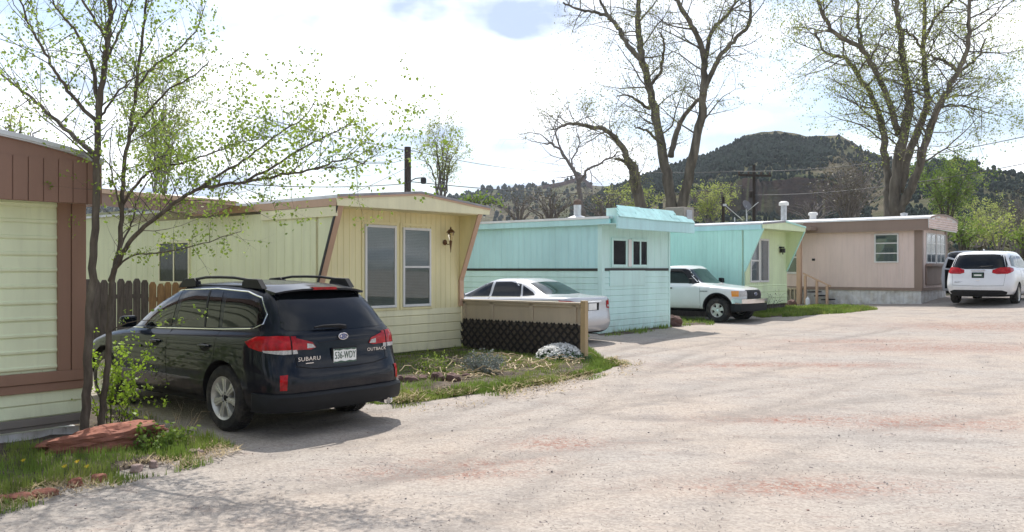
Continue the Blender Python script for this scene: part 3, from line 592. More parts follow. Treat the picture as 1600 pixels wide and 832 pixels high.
# swamp cooler behind turquoise awning
AC = empty('swamp_cooler', tuple(Vector((7.206, 26.8, .38))+E1*.2+E2*2.2), AE1, 'beige metal swamp cooler box on the mint roof beside the turquoise awning', 'air cooler')
b = MB(); b.box(0, .66, 0, .7, 2.80, 3.40); b.build('cabinet', mat('cooler_beige', (.33, .29, .24), .6, var=.2), AC, bevel=.02)
b = MB(); b.ribs((.14, -.005, 2.95), (0, 0, 1), (1, 0, 0), (0, -1, 0), .36, .38, .045, [(0, 0), (.1, .02), (.9, 0)]); b.build('louvre', M['galv'], AC)
# ------------------------------------------------ fences
FN = empty('porch_fence', tuple(Vector((-3.199, 14.3, .1))+E1*3.45), AE1, 'low tan panel fence with dark brown lattice below, beside the yellow home', 'fence')
L_ = 2.85                                            # runs toward -y locally
b = MB(); b.box(.0, .012, -L_, -.02, .68, 1.02); b.build('panel', M['fence_tan'], FN)
b = MB(); b.box(-.06, .07, -L_-.02, 0, 1.02, 1.055); b.build('top_rail', M['fence_tan'], FN, bevel=.004)
for y_ in (-.06, -.78, -1.75, -2.72):
    b = MB(); b.box(-.03, -.001, y_-.045, y_+.045, .70, 1.018); b.build('batten', M['fence_tan'], FN, bevel=.003)
b = MB(); b.box(-.032, -.012, -L_, -.02, .665, .70); b.box(-.03, -.012, -L_, -.02, .97, 1.018); b.build('rail', M['fence_tan'], FN)
b = MB(); hh = .74; k = -hh
while k < L_:
    for sgn in (1, -1):
        a0 = max(0, k); a1 = min(L_, k+hh)
        if a1 > a0:
            if sgn > 0: p0 = (-.045, -a0, -.06+(a0-k)); p1 = (-.045, -a1, -.06+(a1-k))
            else: p0 = (-.055, -a0, -.06+hh-(a0-k)); p1 = (-.055, -a1, -.06+hh-(a1-k))
            b.bar(p0, p1, .034, .009, (1, 0, 0))
    k += .165
b.build('lattice', M['lattice'], FN)
b = MB(); b.box(-.02, -.005, -L_, -.02, -.08, .66); b.build('backing', mat('backing_brown', (.13, .105, .08), .9), FN)
b = MB(); b.box(-.06, .04, -L_-.13, -L_-.03, -.12, 1.09); b.build('fence_post', M['post_wood'], FN, bevel=.008)
def picket_fence(loc, n, m, label, h, sd_):
    rt = empty('picket_fence', loc, AE1, label, 'fence'); r_ = random.Random(sd_)
    for k in range(n):
        x = k*.15; hh = h+r_.uniform(-.02, .02); b = MB(); t_ = r_.uniform(-.01, .01)
        b.prism([(x, t_, -.1), (x+.135, t_, -.1), (x+.135, t_, hh-.06), (x+.1, t_, hh), (x+.035, t_, hh), (x, t_, hh-.06)], (0, .02, 0)); b.build('picket', m, rt)
    b = MB(); b.box(0, n*.15, .022, .06, .3, .38); b.box(0, n*.15, .022, .06, h-.35, h-.27); b.build('rail', m, rt)
def Wz(px, Y): p = W(px, 420, Y); return (p.x, p.y, gz(p.x, p.y))
picket_fence(Wz(60, 14.7), 13, M['picket'], 'weathered dark brown picket fence between the green home and the dark wagon', 1.40, 1)
picket_fence((Wz(60, 14.7)[0]+E1.x*1.96, Wz(60, 14.7)[1]+E1.y*1.96, .08), 6, M['picket_orange'], 'newer orange-brown picket fence seen over the dark wagon roof', 1.40, 2)
# ------------------------------------------------ cars
def paint(n, c, metal=.0, rough=.3, var=.03, coat=.8): return mat(n, c, rough, metal, var=var, vs=2, coat=coat, spec=.15, dust=.22)
M['navy'] = mat('navy_paint', (.002, .0045, .011), .4, 0., var=.05, vs=2, coat=.55, spec=.05, dust=.13); M['silver'] = paint('silver_paint', (.50, .51, .53), .55, .35); M['truck_white'] = paint('truck_paint', (.72, .73, .72)); M['van_white'] = paint('van_paint', (.74, .75, .77))
M['charcoal'] = paint('charcoal_paint', (.03, .035, .045), .2); M['clad'] = mat('plastic_cladding', (.012, .013, .015), .6, var=.15, vs=10, spec=.25); M['rubber'] = mat('rubber', (.016, .016, .016), .85, var=.3, vs=12, col2=(.07, .06, .05), c2pos=(.45, .75), c2s=6)
M['tint'] = mat('tinted_glass', (.004, .005, .006), .03, var=0, spec=.35); M['windscreen'] = mat('windscreen', (.02, .035, .035), .03, var=.0, spec=.6)
M['chrome'] = mat('chrome', (.75, .75, .76), .12, 1., var=.02); M['alloy'] = mat('alloy', (.62, .61, .57), .4, .5, var=.1, vs=10); M['red_lens'] = mat('red_lens', (.40, .006, .010), .10, var=.35, vs=14, spec=.35); M['clear_lens'] = mat('clear_lens', (.50, .48, .46), .15, var=.3, vs=40)
M['amber'] = mat('amber_lens', (.75, .28, .02), .15, var=.05, coat=1); M['plate'] = mat('plate_white', (.82, .83, .81), .4); M['plate_green'] = mat('plate_green', (.04, .09, .06), .5); M['seam'] = mat('seam', (.004, .004, .005), .9); M['cabin'] = mat('cabin_trim', (.30, .27, .23), .8)
def bspl(P, n, closed):
    """cubic B-spline resampling of P (m, k, 3) along axis 0"""
    P = np.asarray(P, float); m = P.shape[0]
    if closed: Q = np.concatenate([P[-1:], P, P[:2]], 0); segs = m
    else: Q = np.concatenate([2*P[:1]-P[1:2], P, 2*P[-1:]-P[-2:-1]], 0); segs = m-1
    out = []
    for s_ in range(segs):
        for j in range(n):
            t_ = j/n; b0 = (1-t_)**3/6; b1 = (3*t_**3-6*t_**2+4)/6; b2 = (-3*t_**3+3*t_**2+3*t_+1)/6; b3 = t_**3/6
            out.append(b0*Q[s_]+b1*Q[s_+1]+b2*Q[s_+2]+b3*Q[s_+3])
    if not closed: out.append(Q[-2])
    return np.array(out)
def car_body(slices, rear=((0, 0), (.01, .5), (.05, .8), (.16, .95), (.42, .995)), front=((.60, .985), (.30, .93), (.11, .77), (.02, .42), (0, 0)), nside=9, nj=4, ni=3, side0=.75, side1=.95):
    rows = []
    for sl_ in slices:
        xr, xf, wd, zf = sl_[:4]; rs_ = sl_[4] if len(sl_) > 4 else 1.; L_ = xf-xr; pts = []
        for dx_, k in rear: pts.append((xr+dx_*rs_, k*wd))
        for k in range(nside):
            x = xr+side0*rs_*min(1, L_/3)+(L_-side0*rs_*min(1, L_/3)-side1*min(1, L_/3))*k/(nside-1); pts.append((x, wd))
        for dx_, k in front: pts.append((xf-dx_*min(1, L_/3), k*wd))
        if wd == 0: pts = [(x, 0) for x, _ in pts]
        z = (lambda x: float(np.interp(x, [q[0] for q in zf], [q[1] for q in zf]))) if hasattr(zf, '__len__') else (lambda x: zf)
        full = [(x, y, z(x)) for x, y in pts]+[(x, -y, z(x)) for x, y in pts[-2:0:-1]]
        rows.append(full)
    P = bspl(np.array(rows), nj, False); P = bspl(P.transpose(1, 0, 2), ni, True)
    a, b_, _ = P.shape; mb_ = MB(); mb_.v = [tuple(q) for q in P.reshape(-1, 3)]
    mb_.f = [(i*b_+j, ((i+1) % a)*b_+j, ((i+1) % a)*b_+j+1, i*b_+j+1) for i in range(a) for j in range(b_-1)]
    return mb_
def finish_body(mb_, name, m, root, arches, arch_r, wtrack, wide=.95):
    o = mb_.build(name, m, None); bm = bmesh.new(); bm.from_mesh(o.data); bmesh.ops.remove_doubles(bm, verts=bm.verts, dist=.0006); bmesh.ops.holes_fill(bm, edges=[e for e in bm.edges if e.is_boundary]); bmesh.ops.recalc_face_normals(bm, faces=bm.faces); bm.to_mesh(o.data); bm.free()
    c_ = MB()
    for ax, az_ in arches:
        for s_ in (1, -1):
            M_ = Matrix.Translation((ax, s_*(wtrack-.17), az_)) @ Matrix.Rotation(R(-90*s_), 4, 'X')
            c_.lathe([(0, 0), (arch_r, 0), (arch_r, .7), (0, .7)], M_, 40)
    co = c_.build('cut', M['clad'], None); bm = bmesh.new(); bm.from_mesh(co.data); bmesh.ops.remove_doubles(bm, verts=bm.verts, dist=.0005); bmesh.ops.recalc_face_normals(bm, faces=bm.faces); bm.to_mesh(co.data); bm.free()
    md = o.modifiers.new('b', 'BOOLEAN'); md.object = co; md.operation = 'DIFFERENCE'; md.solver = 'EXACT'
    try: md.material_mode = 'TRANSFER'
    except Exception: pass
    dg = bpy.context.evaluated_depsgraph_get(); me = bpy.data.meshes.new_from_object(o.evaluated_get(dg)); o.modifiers.clear(); o.data = me; bpy.data.objects.remove(co)
    me.materials.clear(); me.materials.append(m); me.materials.append(M['seam'])
    for p in me.polygons:
        c = p.center; p.material_index = 0
        for ax, az_ in arches:
            if math.hypot(c.x-ax, c.z-az_) < arch_r+.004 and abs(c.y) < wide+.3 and abs(c.y) > wtrack-.2 and (math.hypot(c.x-ax, c.z-az_) > arch_r-.02 or abs(abs(c.y)-(wtrack-.17)) < .01): p.material_index = 1
        if p.normal.z < -.7 and c.z < .45: p.material_index = 1
    me.shade_smooth(); me.set_sharp_from_angle(angle=R(38)); o.parent = root
    bv = BVHTree.FromPolygons([v.co for v in me.vertices], [tuple(p.vertices) for p in me.polygons]); return o, bv
def decal(bv, pts, d, off, name, m, parent, maxlen=.07, smooth=True):
    d = Vector(d).normalized(); P = [Vector(p)-d*(Vector(p).dot(d))-d*4 for p in pts]; bm = bmesh.new(); vs_ = [bm.verts.new(p) for p in P]; bm.faces.new(vs_); bmesh.ops.triangulate(bm, faces=bm.faces)
    for _ in range(7):
        es = [e for e in bm.edges if e.calc_length() > maxlen]
        if not es: break
        bmesh.ops.subdivide_edges(bm, edges=es, cuts=1); bmesh.ops.triangulate(bm, faces=[f_ for f_ in bm.faces if len(f_.verts) > 3])
    bad = []
    for v in bm.verts:
        h = bv.ray_cast(v.co, d)
        if h[0] is None: bad.append(v)
        else: v.co = h[0]-d*off
    if bad: bmesh.ops.delete(bm, geom=bad, context='VERTS')
    bmesh.ops.recalc_face_normals(bm, faces=bm.faces)
    if bm.faces:
        if sum((f_.normal.dot(d) for f_ in bm.faces)) > 0: bmesh.ops.reverse_faces(bm, faces=bm.faces)
    me = bpy.data.meshes.new(name); bm.to_mesh(me); bm.free(); me.materials.append(m)
    if smooth: me.shade_smooth()
    o = bpy.data.objects.new(name, me); COL.objects.link(o); o.parent = parent; return o
def ptube(bv, pts, d, r, name, m, parent, closed=False, off=0., step=.04):
    d = Vector(d).normalized(); P = [Vector(p) for p in pts]+([Vector(pts[0])] if closed else []); out = []
    for a, b in zip(P[:-1], P[1:]):
        n = max(1, int((b-a).length/step))
        for k in range(n): out.append(a.lerp(b, k/n))
    out.append(P[-1]); Q = []
    for p in out:
        q = p-d*(p.dot(d))-d*4; h = bv.ray_cast(q, d)
        if h[0] is not None: Q.append(h[0]-d*off)
    b = MB(); b.tube(Q, r, 6); return b.build(name, m, parent, smooth=True)
def wheel(root, x, y, R_, wd, rim, nsp=5, style='alloy', side=1, sp_w=.07):
    T = Matrix.Translation((x, y, R_)) @ Matrix.Rotation(R(-90*side), 4, 'X')      # local +z points outwards
    b = MB(); h = wd/2
    b.lathe([(rim*.98, -h*.8), (rim+.03, -h), (R_-.03, -h*.95), (R_-.006, -h*.72), (R_, -h*.4), (R_, h*.4), (R_-.006, h*.72), (R_-.03, h*.95), (rim+.03, h), (rim*1.0, h*.86), (rim*.98, h*.6)], T, 48)
    for k in range(56):
        a = 6.2832*k/56; MM = T @ Matrix.Rotation(a, 4, 'Z')
        for z0, z1, q in ((-h*.68, -h*.28, 0), (-h*.2, h*.2, .5), (h*.28, h*.68, 0)): b.box(R_-.004, R_+.006, -.012+q*.028, .012+q*.028, z0, z1, MM)
    w_o = b.build('wheel', M['rubber'], root, smooth=True)
    b = MB(); b.lathe([(rim*.98, -h*.6), (rim*.86, -h*.3), (rim*.86, h*.45), (rim*.93, h*.72), (rim*1.01, h*.9), (rim*1.03, h*.84)], T, 48)
    b.lathe([(0, h*.62), (.055, h*.60), (.075, h*.45), (.075, 0), (0, 0)], T, 24)
    z = h*.55
    for k in range(nsp):
        a = 6.2832*k/nsp+.3; MM = T @ Matrix.Rotation(a, 4, 'Z')
        pr = [(.05, -sp_w*.75), (rim*.55, -sp_w*.55), (rim*.93, -sp_w*.95), (rim*.93, sp_w*.95), (rim*.55, sp_w*.55), (.05, sp_w*.75)]
        if style == 'alloy': pr = [(.05, -sp_w*.5), (rim*.5, -sp_w*.42), (rim*.92, -sp_w*.78), (rim*.92, sp_w*.78), (rim*.5, sp_w*.42), (.05, sp_w*.5)]
        b.prism([MM @ Vector((p, q, z-.035)) for p, q in pr], (MM.to_3x3() @ Vector((0, 0, .035+.015))))
        b.prism([MM @ Vector((p, q*.25, z+.014)) for p, q in pr], (MM.to_3x3() @ Vector((0, 0, .012))))
    b.build('rim', M['alloy'], w_o, smooth=True)
    b = MB(); b.lathe([(0, h*.05), (rim*.85, h*.05)], T, 32)
    b.build('brake', M['seam'], w_o)
    b = MB(); b.lathe([(0, h*.66), (.032, h*.655), (.036, h*.60)], T, 20)
    for k in range(5):
        a = 6.2832*k/5+.9; MM = T @ Matrix.Rotation(a, 4, 'Z'); b.lathe([(0, h*.70), (.011, h*.69), (.011, h*.55)], MM @ Matrix.Translation((.058, 0, 0)), 8)
    b.build('hub_cap', M['clad'] if style == 'alloy' else M['chrome'], w_o)
    return w_o
LFT = (0, -1, 0); RGT = (0, 1, 0); RR = (1, 0, 0); FR = (-1, 0, 0); DN = (0, 0, -1)
def side(pts, s_): return [(x, s_, z) for x, z in pts]

# ---- dark blue wagon
OB = empty('parked_car', (-2.54, 10.01, gz(-2.54, 10.01)), AE2, 'dark blue estate car with roof rails, rear towards the lane, beside the yellow home', 'car', None)
sh = [(-.9, 1.03), (0, 1.0), (1.2, .985), (2.4, .94), (3.2, .85), (3.6, .72)]
body_s = [(-.5, 3.2, 0, .24), (-.78, 3.5, .74, .235), (-.93, 3.66, .86, .27), (-1.0, 3.76, .905, .40), (-1.01, 3.78, .915, .52), (-1.0, 3.77, .92, .62), (-.965, 3.76, .925, .70), (-.925, 3.70, .92, [(-1, .84), (2, .80), (3.7, .72)]), (-.915, 3.62, .912, [(q, z-.04) for q, z in sh]), (-.90, 3.5, .895, sh), (-.885, 3.1, .865, [(-.9, 1.075), (0, 1.05), (2, .995), (2.9, .95), (3.2, .90)]), (-.86, 2.62, .845, [(-.9, 1.11), (0, 1.07), (2, 1.01), (2.7, .99)]), (-.82, 2.50, .82, [(-.9, 1.17), (2.5, 1.04)]), (-.72, 2.1, .765, 1.30), (-.60, 1.75, .715, 1.43), (-.50, 1.50, .665, [(-.6, 1.50), (1.5, 1.525)]), (-.42, 1.38, .61, [(-.6, 1.535), (.5, 1.58), (1.4, 1.55)]), (-.34, 1.25, .50, [(-.6, 1.56), (.5, 1.60), (1.3, 1.575)]), (-.2, 1.1, 0, [(-.6, 1.575), (.5, 1.62), (1.3, 1.59)])]
bo, bv = finish_body(car_body(body_s), 'body', M['navy'], OB, [(0, .36), (2.745, .36)], .405, .78)
for s_, D in ((1, LFT), (-1, RGT)):
    wins = [[(2.25, 1.045), (1.52, 1.44), (1.25, 1.475), (1.22, 1.075)], [(1.12, 1.08), (1.14, 1.485), (.55, 1.50), (.34, 1.49), (.20, 1.105)], [(.12, 1.11), (.24, 1.485), (-.12, 1.475), (-.36, 1.42), (-.53, 1.26), (-.55, 1.19), (-.46, 1.145)]]
    for q in wins: decal(bv, side(q, s_), D, .004, 'side_window', M['tint'], OB)
    ptube(bv, side([(2.38, 1.015), (1.2, 1.055), (.1, 1.09), (-.46, 1.12), (-.575, 1.17), (-.56, 1.27), (-.38, 1.44), (-.12, 1.50), (.5, 1.525), (1.3, 1.50), (1.62, 1.445)], s_), D, .009, 'chrome_trim', M['chrome'], OB)
    decal(bv, side([(.46, 1.10), (.60, 1.50), (.635, 1.50), (.495, 1.10)], s_), D, .008, 'window_divider', M['clad'], OB)
    for q in ([(1.17, 1.06), (1.19, .32)], [(.14, 1.10), (.16, .78), (.34, .52), (.44, .40), (.46, .32)], [(2.30, 1.02), (2.33, .42), (2.2, .32)], [(-.55, 1.18), (-.62, 1.04)]): ptube(bv, side(q, s_), D, .0045, 'door_seam', M['seam'], OB, off=-.002)
    decal(bv, side([(2.36, .245), (2.34, .33), (.42, .33), (.40, .245)], s_), D, .012, 'sill_cladding', M['clad'], OB)
    for hx in (1.42, .34):                            # door handles in dished cups
        decal(bv, side([(hx+.10*math.cos(a), .885+.045*math.sin(a)) for a in np.linspace(0, 6.1, 16)], s_), D, .002, 'handle_cup', M['seam'], OB)
        b = MB(); h = bv.ray_cast(Vector((hx, 4*s_, .90)), Vector(D))[0]; b.tube([(hx-.10, h.y-.0*s_, .90), (hx-.08, h.y+.03*s_, .903), (hx, h.y+.037*s_, .905), (hx+.08, h.y+.03*s_, .903), (hx+.10, h.y, .90)], [.012, .016, .018, .016, .012], 8); b.build('door_handle', M['navy'], OB, smooth=True)
    y_ = .60*s_                                       # raised roof rail with solid feet
    b = MB()
    for xa, xb, pk in ((-.34, .02, 0), (1.05, 1.42, 1)):
        sec = [(xa, 1.53), (xa+.10, 1.635), (xb-.02, 1.64), (xb+.03, 1.60), (xb+.04, 1.54)] if not pk else [(xa-.04, 1.54), (xa-.03, 1.60), (xa+.02, 1.64), (xb-.12, 1.625), (xb, 1.52)]
        b.prism([(x, y_-.035, z) for x, z in sec], (0, .07, 0))
    b.tube([(-.02, y_, 1.625), (.25, y_, 1.648), (.55, y_, 1.652), (.85, y_, 1.648), (1.07, y_, 1.625)], .017, 8); b.box(-.0, 1.06, y_-.02, y_+.02, 1.53, 1.565)
    b.build('roof_rail', M['clad'], OB, bevel=.012)
    b = MB(); b.prism([(1.98, .86*s_, 1.03), (2.10, .86*s_, 1.06), (2.05, .86*s_, 1.17), (1.97, .86*s_, 1.18)], (0, .2*s_, 0)); b.build('wing_mirror', M['navy'], OB, bevel=.03)
    # lamps
    decal(bv, [(-.42, .90*s_, .985), (-.60, .9*s_, 1.045), (-.86, .84*s_, 1.055), (-.93, .66*s_, 1.045), (-.95, .645*s_, .90), (-.90, .78*s_, .885), (-.66, .9*s_, .90), (-.5, .9*s_, .93)], (.62, -.78*s_, 0), .008, 'tail_lamp', M['red_lens'], OB, .04)
    decal(bv, [(-.72, .9*s_, .905), (-.95, .655*s_, .905), (-.95, .64*s_, .865), (-.90, .78*s_, .862), (-.74, .9*s_, .885)], (.62, -.78*s_, 0), .012, 'reversing_lens', M['clear_lens'], OB, .04)
    decal(bv, [(-1, .635*s_, 1.04), (-1, .40*s_, .975), (-1, .36*s_, .92), (-1, .42*s_, .90), (-1, .635*s_, .905)], RR, .008, 'tail_lamp', M['red_lens'], OB, .04)
    decal(bv, [(-1, .47*s_, .965), (-1, .40*s_, .955), (-1, .37*s_, .918), (-1, .47*s_, .915)], RR, .012, 'clear_insert', M['clear_lens'], OB, .03)
    ptube(bv, [(-1, .643*s_, 1.045), (-1, .643*s_, .86)], RR, .007, 'lamp_gap', M['seam'], OB, off=.006)
    decal(bv, [(-.9, .70*s_, .66), (-.9, .80*s_, .655), (-.9, .80*s_, .50), (-.9, .71*s_, .50)], (.8, -.6*s_, 0), .010, 'rear_reflector', M['red_lens'], OB, .04)
    ptube(bv, [(-1, .64*s_, 1.05), (-1, .62*s_, .90), (-1, .60*s_, .74)], RR, .0045, 'hatch_seam', M['seam'], OB, off=-.002)
decal(bv, [(-1, .66, 1.105), (-1, .69, 1.14), (-1, .57, 1.485), (-1, .3, 1.505), (-1, -.3, 1.505), (-1, -.57, 1.485), (-1, -.69, 1.14), (-1, -.66, 1.105), (-1, -.3, 1.09), (-1, .3, 1.09)], RR, .004, 'rear_window', M['tint'], OB)
decal(bv, [(3, .70, 1.05), (3, .58, 1.50), (3, 0, 1.53), (3, -.58, 1.50), (3, -.70, 1.05), (3, 0, 1.03)], FR, .004, 'windscreen', M['windscreen'], OB)
b = MB(); n = 12; vs2_ = []
for k in range(n+1):                                  # spoiler lip over the rear glass
    y_ = -.60+1.2*k/n; e = (abs(y_)/.6)**3*.07; vs2_ += [(-.36+e*.5, y_, 1.572-e*.6), (-.60+e, y_, 1.535-e*.6), (-.60+e, y_, 1.515-e*.6), (-.42+e*.5, y_, 1.50-e*.6)]
b.add(vs2_, [(4*k+j, 4*k+(j+1) % 4, 4*k+4+(j+1) % 4, 4*k+4+j) for k in range(n) for j in range(4)]+[(0, 1, 2, 3), tuple(4*n+q for q in (3, 2, 1, 0))]); spo = b.build('roof_spoiler', M['navy'], OB, smooth=True)
b = MB(); b.prism([(-.602, -.17, 1.518), (-.602, .17, 1.518), (-.602, .14, 1.536), (-.602, -.14, 1.536)], (-.004, 0, 0)); b.box(-.60, -.50, -.16, .16, 1.534, 1.546); b.build('brake_light', M['red_lens'], spo)
b = MB(); b.tube([(-.90, -.04, 1.115), (-.905, .05, 1.13), (-.895, .25, 1.135), (-.885, .36, 1.125)], [.024, .022, .014, .010], 8); b.build('rear_wiper', M['seam'], OB, smooth=True)
hx = bv.ray_cast(Vector((-4, 0, .80)), Vector(RR))[0].x
b = MB()                                              # bumper cover lower valance
pts = [(-.60, .935), (-.80, .915), (-.94, .80), (-1.03, .55), (-1.05, 0)]; pts = pts+[(x, -y) for x, y in pts[-2::-1]]
o_ = len(b.v)
for x, y in pts: b.v += [(x+.03, y, .27), (x+.0, y*1.005, .31), (x-.012, y*1.01, .43), (x+.01, y, .46), (x+.10, y*.92, .46), (x+.12, y*.9, .26)]
b.f = [(6*i+j, 6*i+(j+1) % 6, 6*i+6+(j+1) % 6, 6*i+6+j) for i in range(len(pts)-1) for j in range(6)]+[(0, 1, 2, 3, 4, 5), tuple(6*(len(pts)-1)+q for q in (5, 4, 3, 2, 1, 0))]
b.build('bumper_cladding', M['clad'], OB, smooth=True)
ptube(bv, [(-1, .62, .735), (-1, .4, .70), (-1, 0, .69), (-1, -.4, .70), (-1, -.62, .735)], RR, .006, 'hatch_seam', M['seam'], OB, off=-.002)
ptube(bv, [(-1, .32, .965), (-1, .0, .985), (-1, -.32, .965)], RR, .006, 'garnish_crease', M['navy'], OB, off=-.001)
# plate with mountains, badge and lettering (local x of the text runs toward -y of the car)
TR = (R(90), 0, R(-90)); xp = hx-.012
PL = MB(); PL.box(xp-.004, xp+.004, -.155, .155, .735, .885); pl = PL.build('number_plate', M['plate'], OB, bevel=.004)
b = MB(); mt = [(-.15, .735), (.15, .735), (.15, .752), (.11, .748), (.06, .757), (.0, .746), (-.06, .755), (-.11, .747), (-.15, .754)]; b.prism([(xp-.0045, y, z) for y, z in mt], (-.002, 0, 0)); mt2 = [(-.15, .885), (.15, .885), (.15, .868), (.12, .874), (.08, .865), (.03, .876), (-.03, .868), (-.08, .874), (-.12, .866), (-.15, .872)]; b.prism([(xp-.0045, y, z) for y, z in mt2], (-.002, 0, 0)); b.build('mountain_border', M['plate_green'], pl)
text('536-WDY', .108, (xp-.006, 0, .811), TR, M['plate_green'], pl, sx=.60)
b = MB(); b.box(xp-.0, xp+.02, -.17, .17, .72, .90); b.build('plate_frame', M['clad'], OB, bevel=.004)
hb = bv.ray_cast(Vector((-4, 0, .985)), Vector(RR))[0].x
b = MB(); nn = 28; b.tube([(hb-.008, .062*math.cos(6.2832*k/nn), 1.015+.034*math.sin(6.2832*k/nn)) for k in range(nn+1)], .006, 6); 
def star(cy, cz, r): return [(hb-.012, cy+(r if k % 2 == 0 else r*.35)*math.cos(6.2832*k/8), cz+(r if k % 2 == 0 else r*.35)*math.sin(6.2832*k/8)) for k in range(8)]
for cy, cz, r in ((.03, 1.017, .020), (-.005, 1.027, .010), (-.03, 1.020, .009), (-.022, 1.003, .009), (.0, 1.002, .009), (-.04, 1.008, .008)): b.prism(star(cy, cz, r), (.003, 0, 0))
bd = b.build('badge', M['chrome'], OB)
b = MB(); b.prism([(hb-.004, .060*math.cos(6.2832*k/nn), 1.015+.032*math.sin(6.2832*k/nn)) for k in range(nn)], (.006, 0, 0)); b.build('badge_field', mat('badge_blue', (.02, .06, .25), .3, coat=1), bd)
def rx(y, z): h = bv.ray_cast(Vector((-4, y, z)), Vector(RR))[0]; return h.x if h else -.9
text('SUBARU', .060, (min(rx(.46, .80), rx(.30, .80))-.004, .46, .805), TR, M['chrome'], OB, sx=1.25); b = MB(); b.box(rx(.46, .76)-.01, rx(.46, .76)+.004, .41, .51, .757, .765); b.build('badge_bar', M['chrome'], OB)
text('OUTBACK', .050, (min(rx(-.48, .84), rx(-.34, .84))-.004, -.47, .845), TR, M['chrome'], OB, sx=1.15)
b = MB(); b.tube([(-.7, -.55, .27), (-1.0, -.55, .26)], .035, 14); b.tube([(-1.0, -.60, .26), (-1.02, -.56, .26)], .034, 14); b.build('exhaust_pipe', M['chrome'], OB, smooth=True)
b = MB(); b.box(-.55, 3.3, -.6, .6, .22, .32); b.box(-.1, .1, -.7, .7, .30, .42); b.build('underbody', M['seam'], OB)
for x_ in (0, 2.745):
    for s_ in (1, -1): wheel(OB, x_, s_*.80, .352, .225, .232, 7, 'alloy', s_, sp_w=.062)
for s_ in (1, -1): decal(bv, [(3.8, .5*s_, .76), (3.6, .84*s_, .84), (3.5, .88*s_, .72), (3.8, .55*s_, .66)], (-.75, -.66*s_, 0), .006, 'headlamp', M['clear_lens'], OB)
decal(bv, [(3.8, .42, .76), (3.8, -.42, .76), (3.8, -.36, .60), (3.8, .36, .60)], FR, .006, 'grille', M['clad'], OB)

# ---- silver saloon
SD = empty('parked_car', (.50+.42, 19.40-.36, .12), AE2, 'silver saloon parked behind the low tan and lattice fence', 'car')
sb = [(-.6, 3.1, 0, .24), (-.85, 3.4, .72, .22), (-1.02, 3.60, .85, .28), (-1.07, 3.70, .90, .42), (-1.07, 3.70, .91, .58), (-1.04, 3.66, .912, .70), (-1.03, 3.60, .91, [(-1, .86), (3.6, .72)]), (-1.03, 3.5, .895, [(-1.1, .98), (0, .95), (2, .92), (3.5, .76)]), (-1.01, 3.3, .86, [(-1.1, 1.025), (-.4, 1.01), (2, .95), (3.3, .82)]), (-.95, 2.75, .82, [(-1.1, 1.035), (-.4, 1.03), (2, .98), (2.8, .95)]), (-.42, 2.3, .78, 1.04), (-.25, 2.0, .73, 1.13), (.02, 1.65, .67, 1.27), (.25, 1.4, .61, 1.36), (.38, 1.25, .55, 1.395), (.5, 1.1, .42, 1.415), (.6, 1.0, 0, 1.42)]
bo, bs = finish_body(car_body(sb), 'body', M['silver'], SD, [(0, .33), (2.77, .33)], .37, .77)
for s_, D in ((1, LFT), (-1, RGT)):
    for q in ([(2.02, 1.0), (1.42, 1.30), (1.22, 1.335), (1.20, 1.02)], [(1.13, 1.02), (1.14, 1.335), (.70, 1.345), (.38, 1.29), (.30, 1.03)], [(.24, 1.04), (.33, 1.27), (.02, 1.13), (-.08, 1.06)]): decal(bs, side(q, s_), D, .004, 'side_window', M['tint'], SD)
    ptube(bs, side([(2.15, .985), (1.2, 1.005), (.2, 1.02), (-.14, 1.04)], s_), D, .006, 'chrome_trim', M['chrome'], SD)
    ptube(bs, side([(.22, 1.0), (.3, .5), (.4, .3)], s_), D, .0045, 'door_seam', M['seam'], SD, off=-.002); ptube(bs, side([(1.16, 1.0), (1.16, .3)], s_), D, .0045, 'door_seam', M['seam'], SD, off=-.002)
    decal(bs, [(-.8, .88*s_, .97), (-1.0, .74*s_, .96), (-1.06, .62*s_, .93), (-1.06, .62*s_, .78), (-1.0, .78*s_, .76), (-.82, .9*s_, .84)], (.7, -.7*s_, 0), .007, 'tail_lamp', M['red_lens'], SD, .04)
    decal(bs, [(-1.06, .66*s_, .85), (-1.0, .80*s_, .84), (-1.0, .80*s_, .80), (-1.06, .66*s_, .80)], (.7, -.7*s_, 0), .012, 'reversing_lens', M['clear_lens'], SD, .04)
    b = MB(); b.prism([(1.85, .86*s_, .96), (1.97, .86*s_, .98), (1.93, .86*s_, 1.08), (1.85, .86*s_, 1.09)], (0, .17*s_, 0)); b.build('wing_mirror', M['silver'], SD, bevel=.03)
RW = Vector((.9, 0, -.43)).normalized()
decal(bs, [(-.30, .64, 1.085), (.18, .56, 1.335), (.2, 0, 1.35), (.18, -.56, 1.335), (-.30, -.64, 1.085), (-.36, 0, 1.07)], RW, .004, 'rear_window', M['windscreen'], SD)
decal(bs, [(3, .66, 1.0), (3, .52, 1.33), (3, -.52, 1.33), (3, -.66, 1.0)], FR, .004, 'windscreen', M['windscreen'], SD)
decal(bs, [(-1.1, .26, .90), (-1.1, -.26, .90), (-1.1, -.24, .74), (-1.1, .24, .74)], RR, .004, 'plate_recess', M['seam'], SD)
b = MB(); hx2 = bs.ray_cast(Vector((-4, 0, .8)), Vector(RR))[0].x; b.box(hx2-.012, hx2-.004, -.15, .15, .75, .89); b.build('number_plate', M['plate'], SD)
decal(bs, [(-1.1, .34, .945), (-1.1, -.34, .945), (-1.1, -.34, .915), (-1.1, .34, .915)], RR, .01, 'chrome_garnish', M['chrome'], SD)
for x_ in (0, 2.77):
    for s_ in (1, -1): wheel(SD, x_, s_*.78, .325, .21, .205, 7, 'alloy', s_, sp_w=.05)

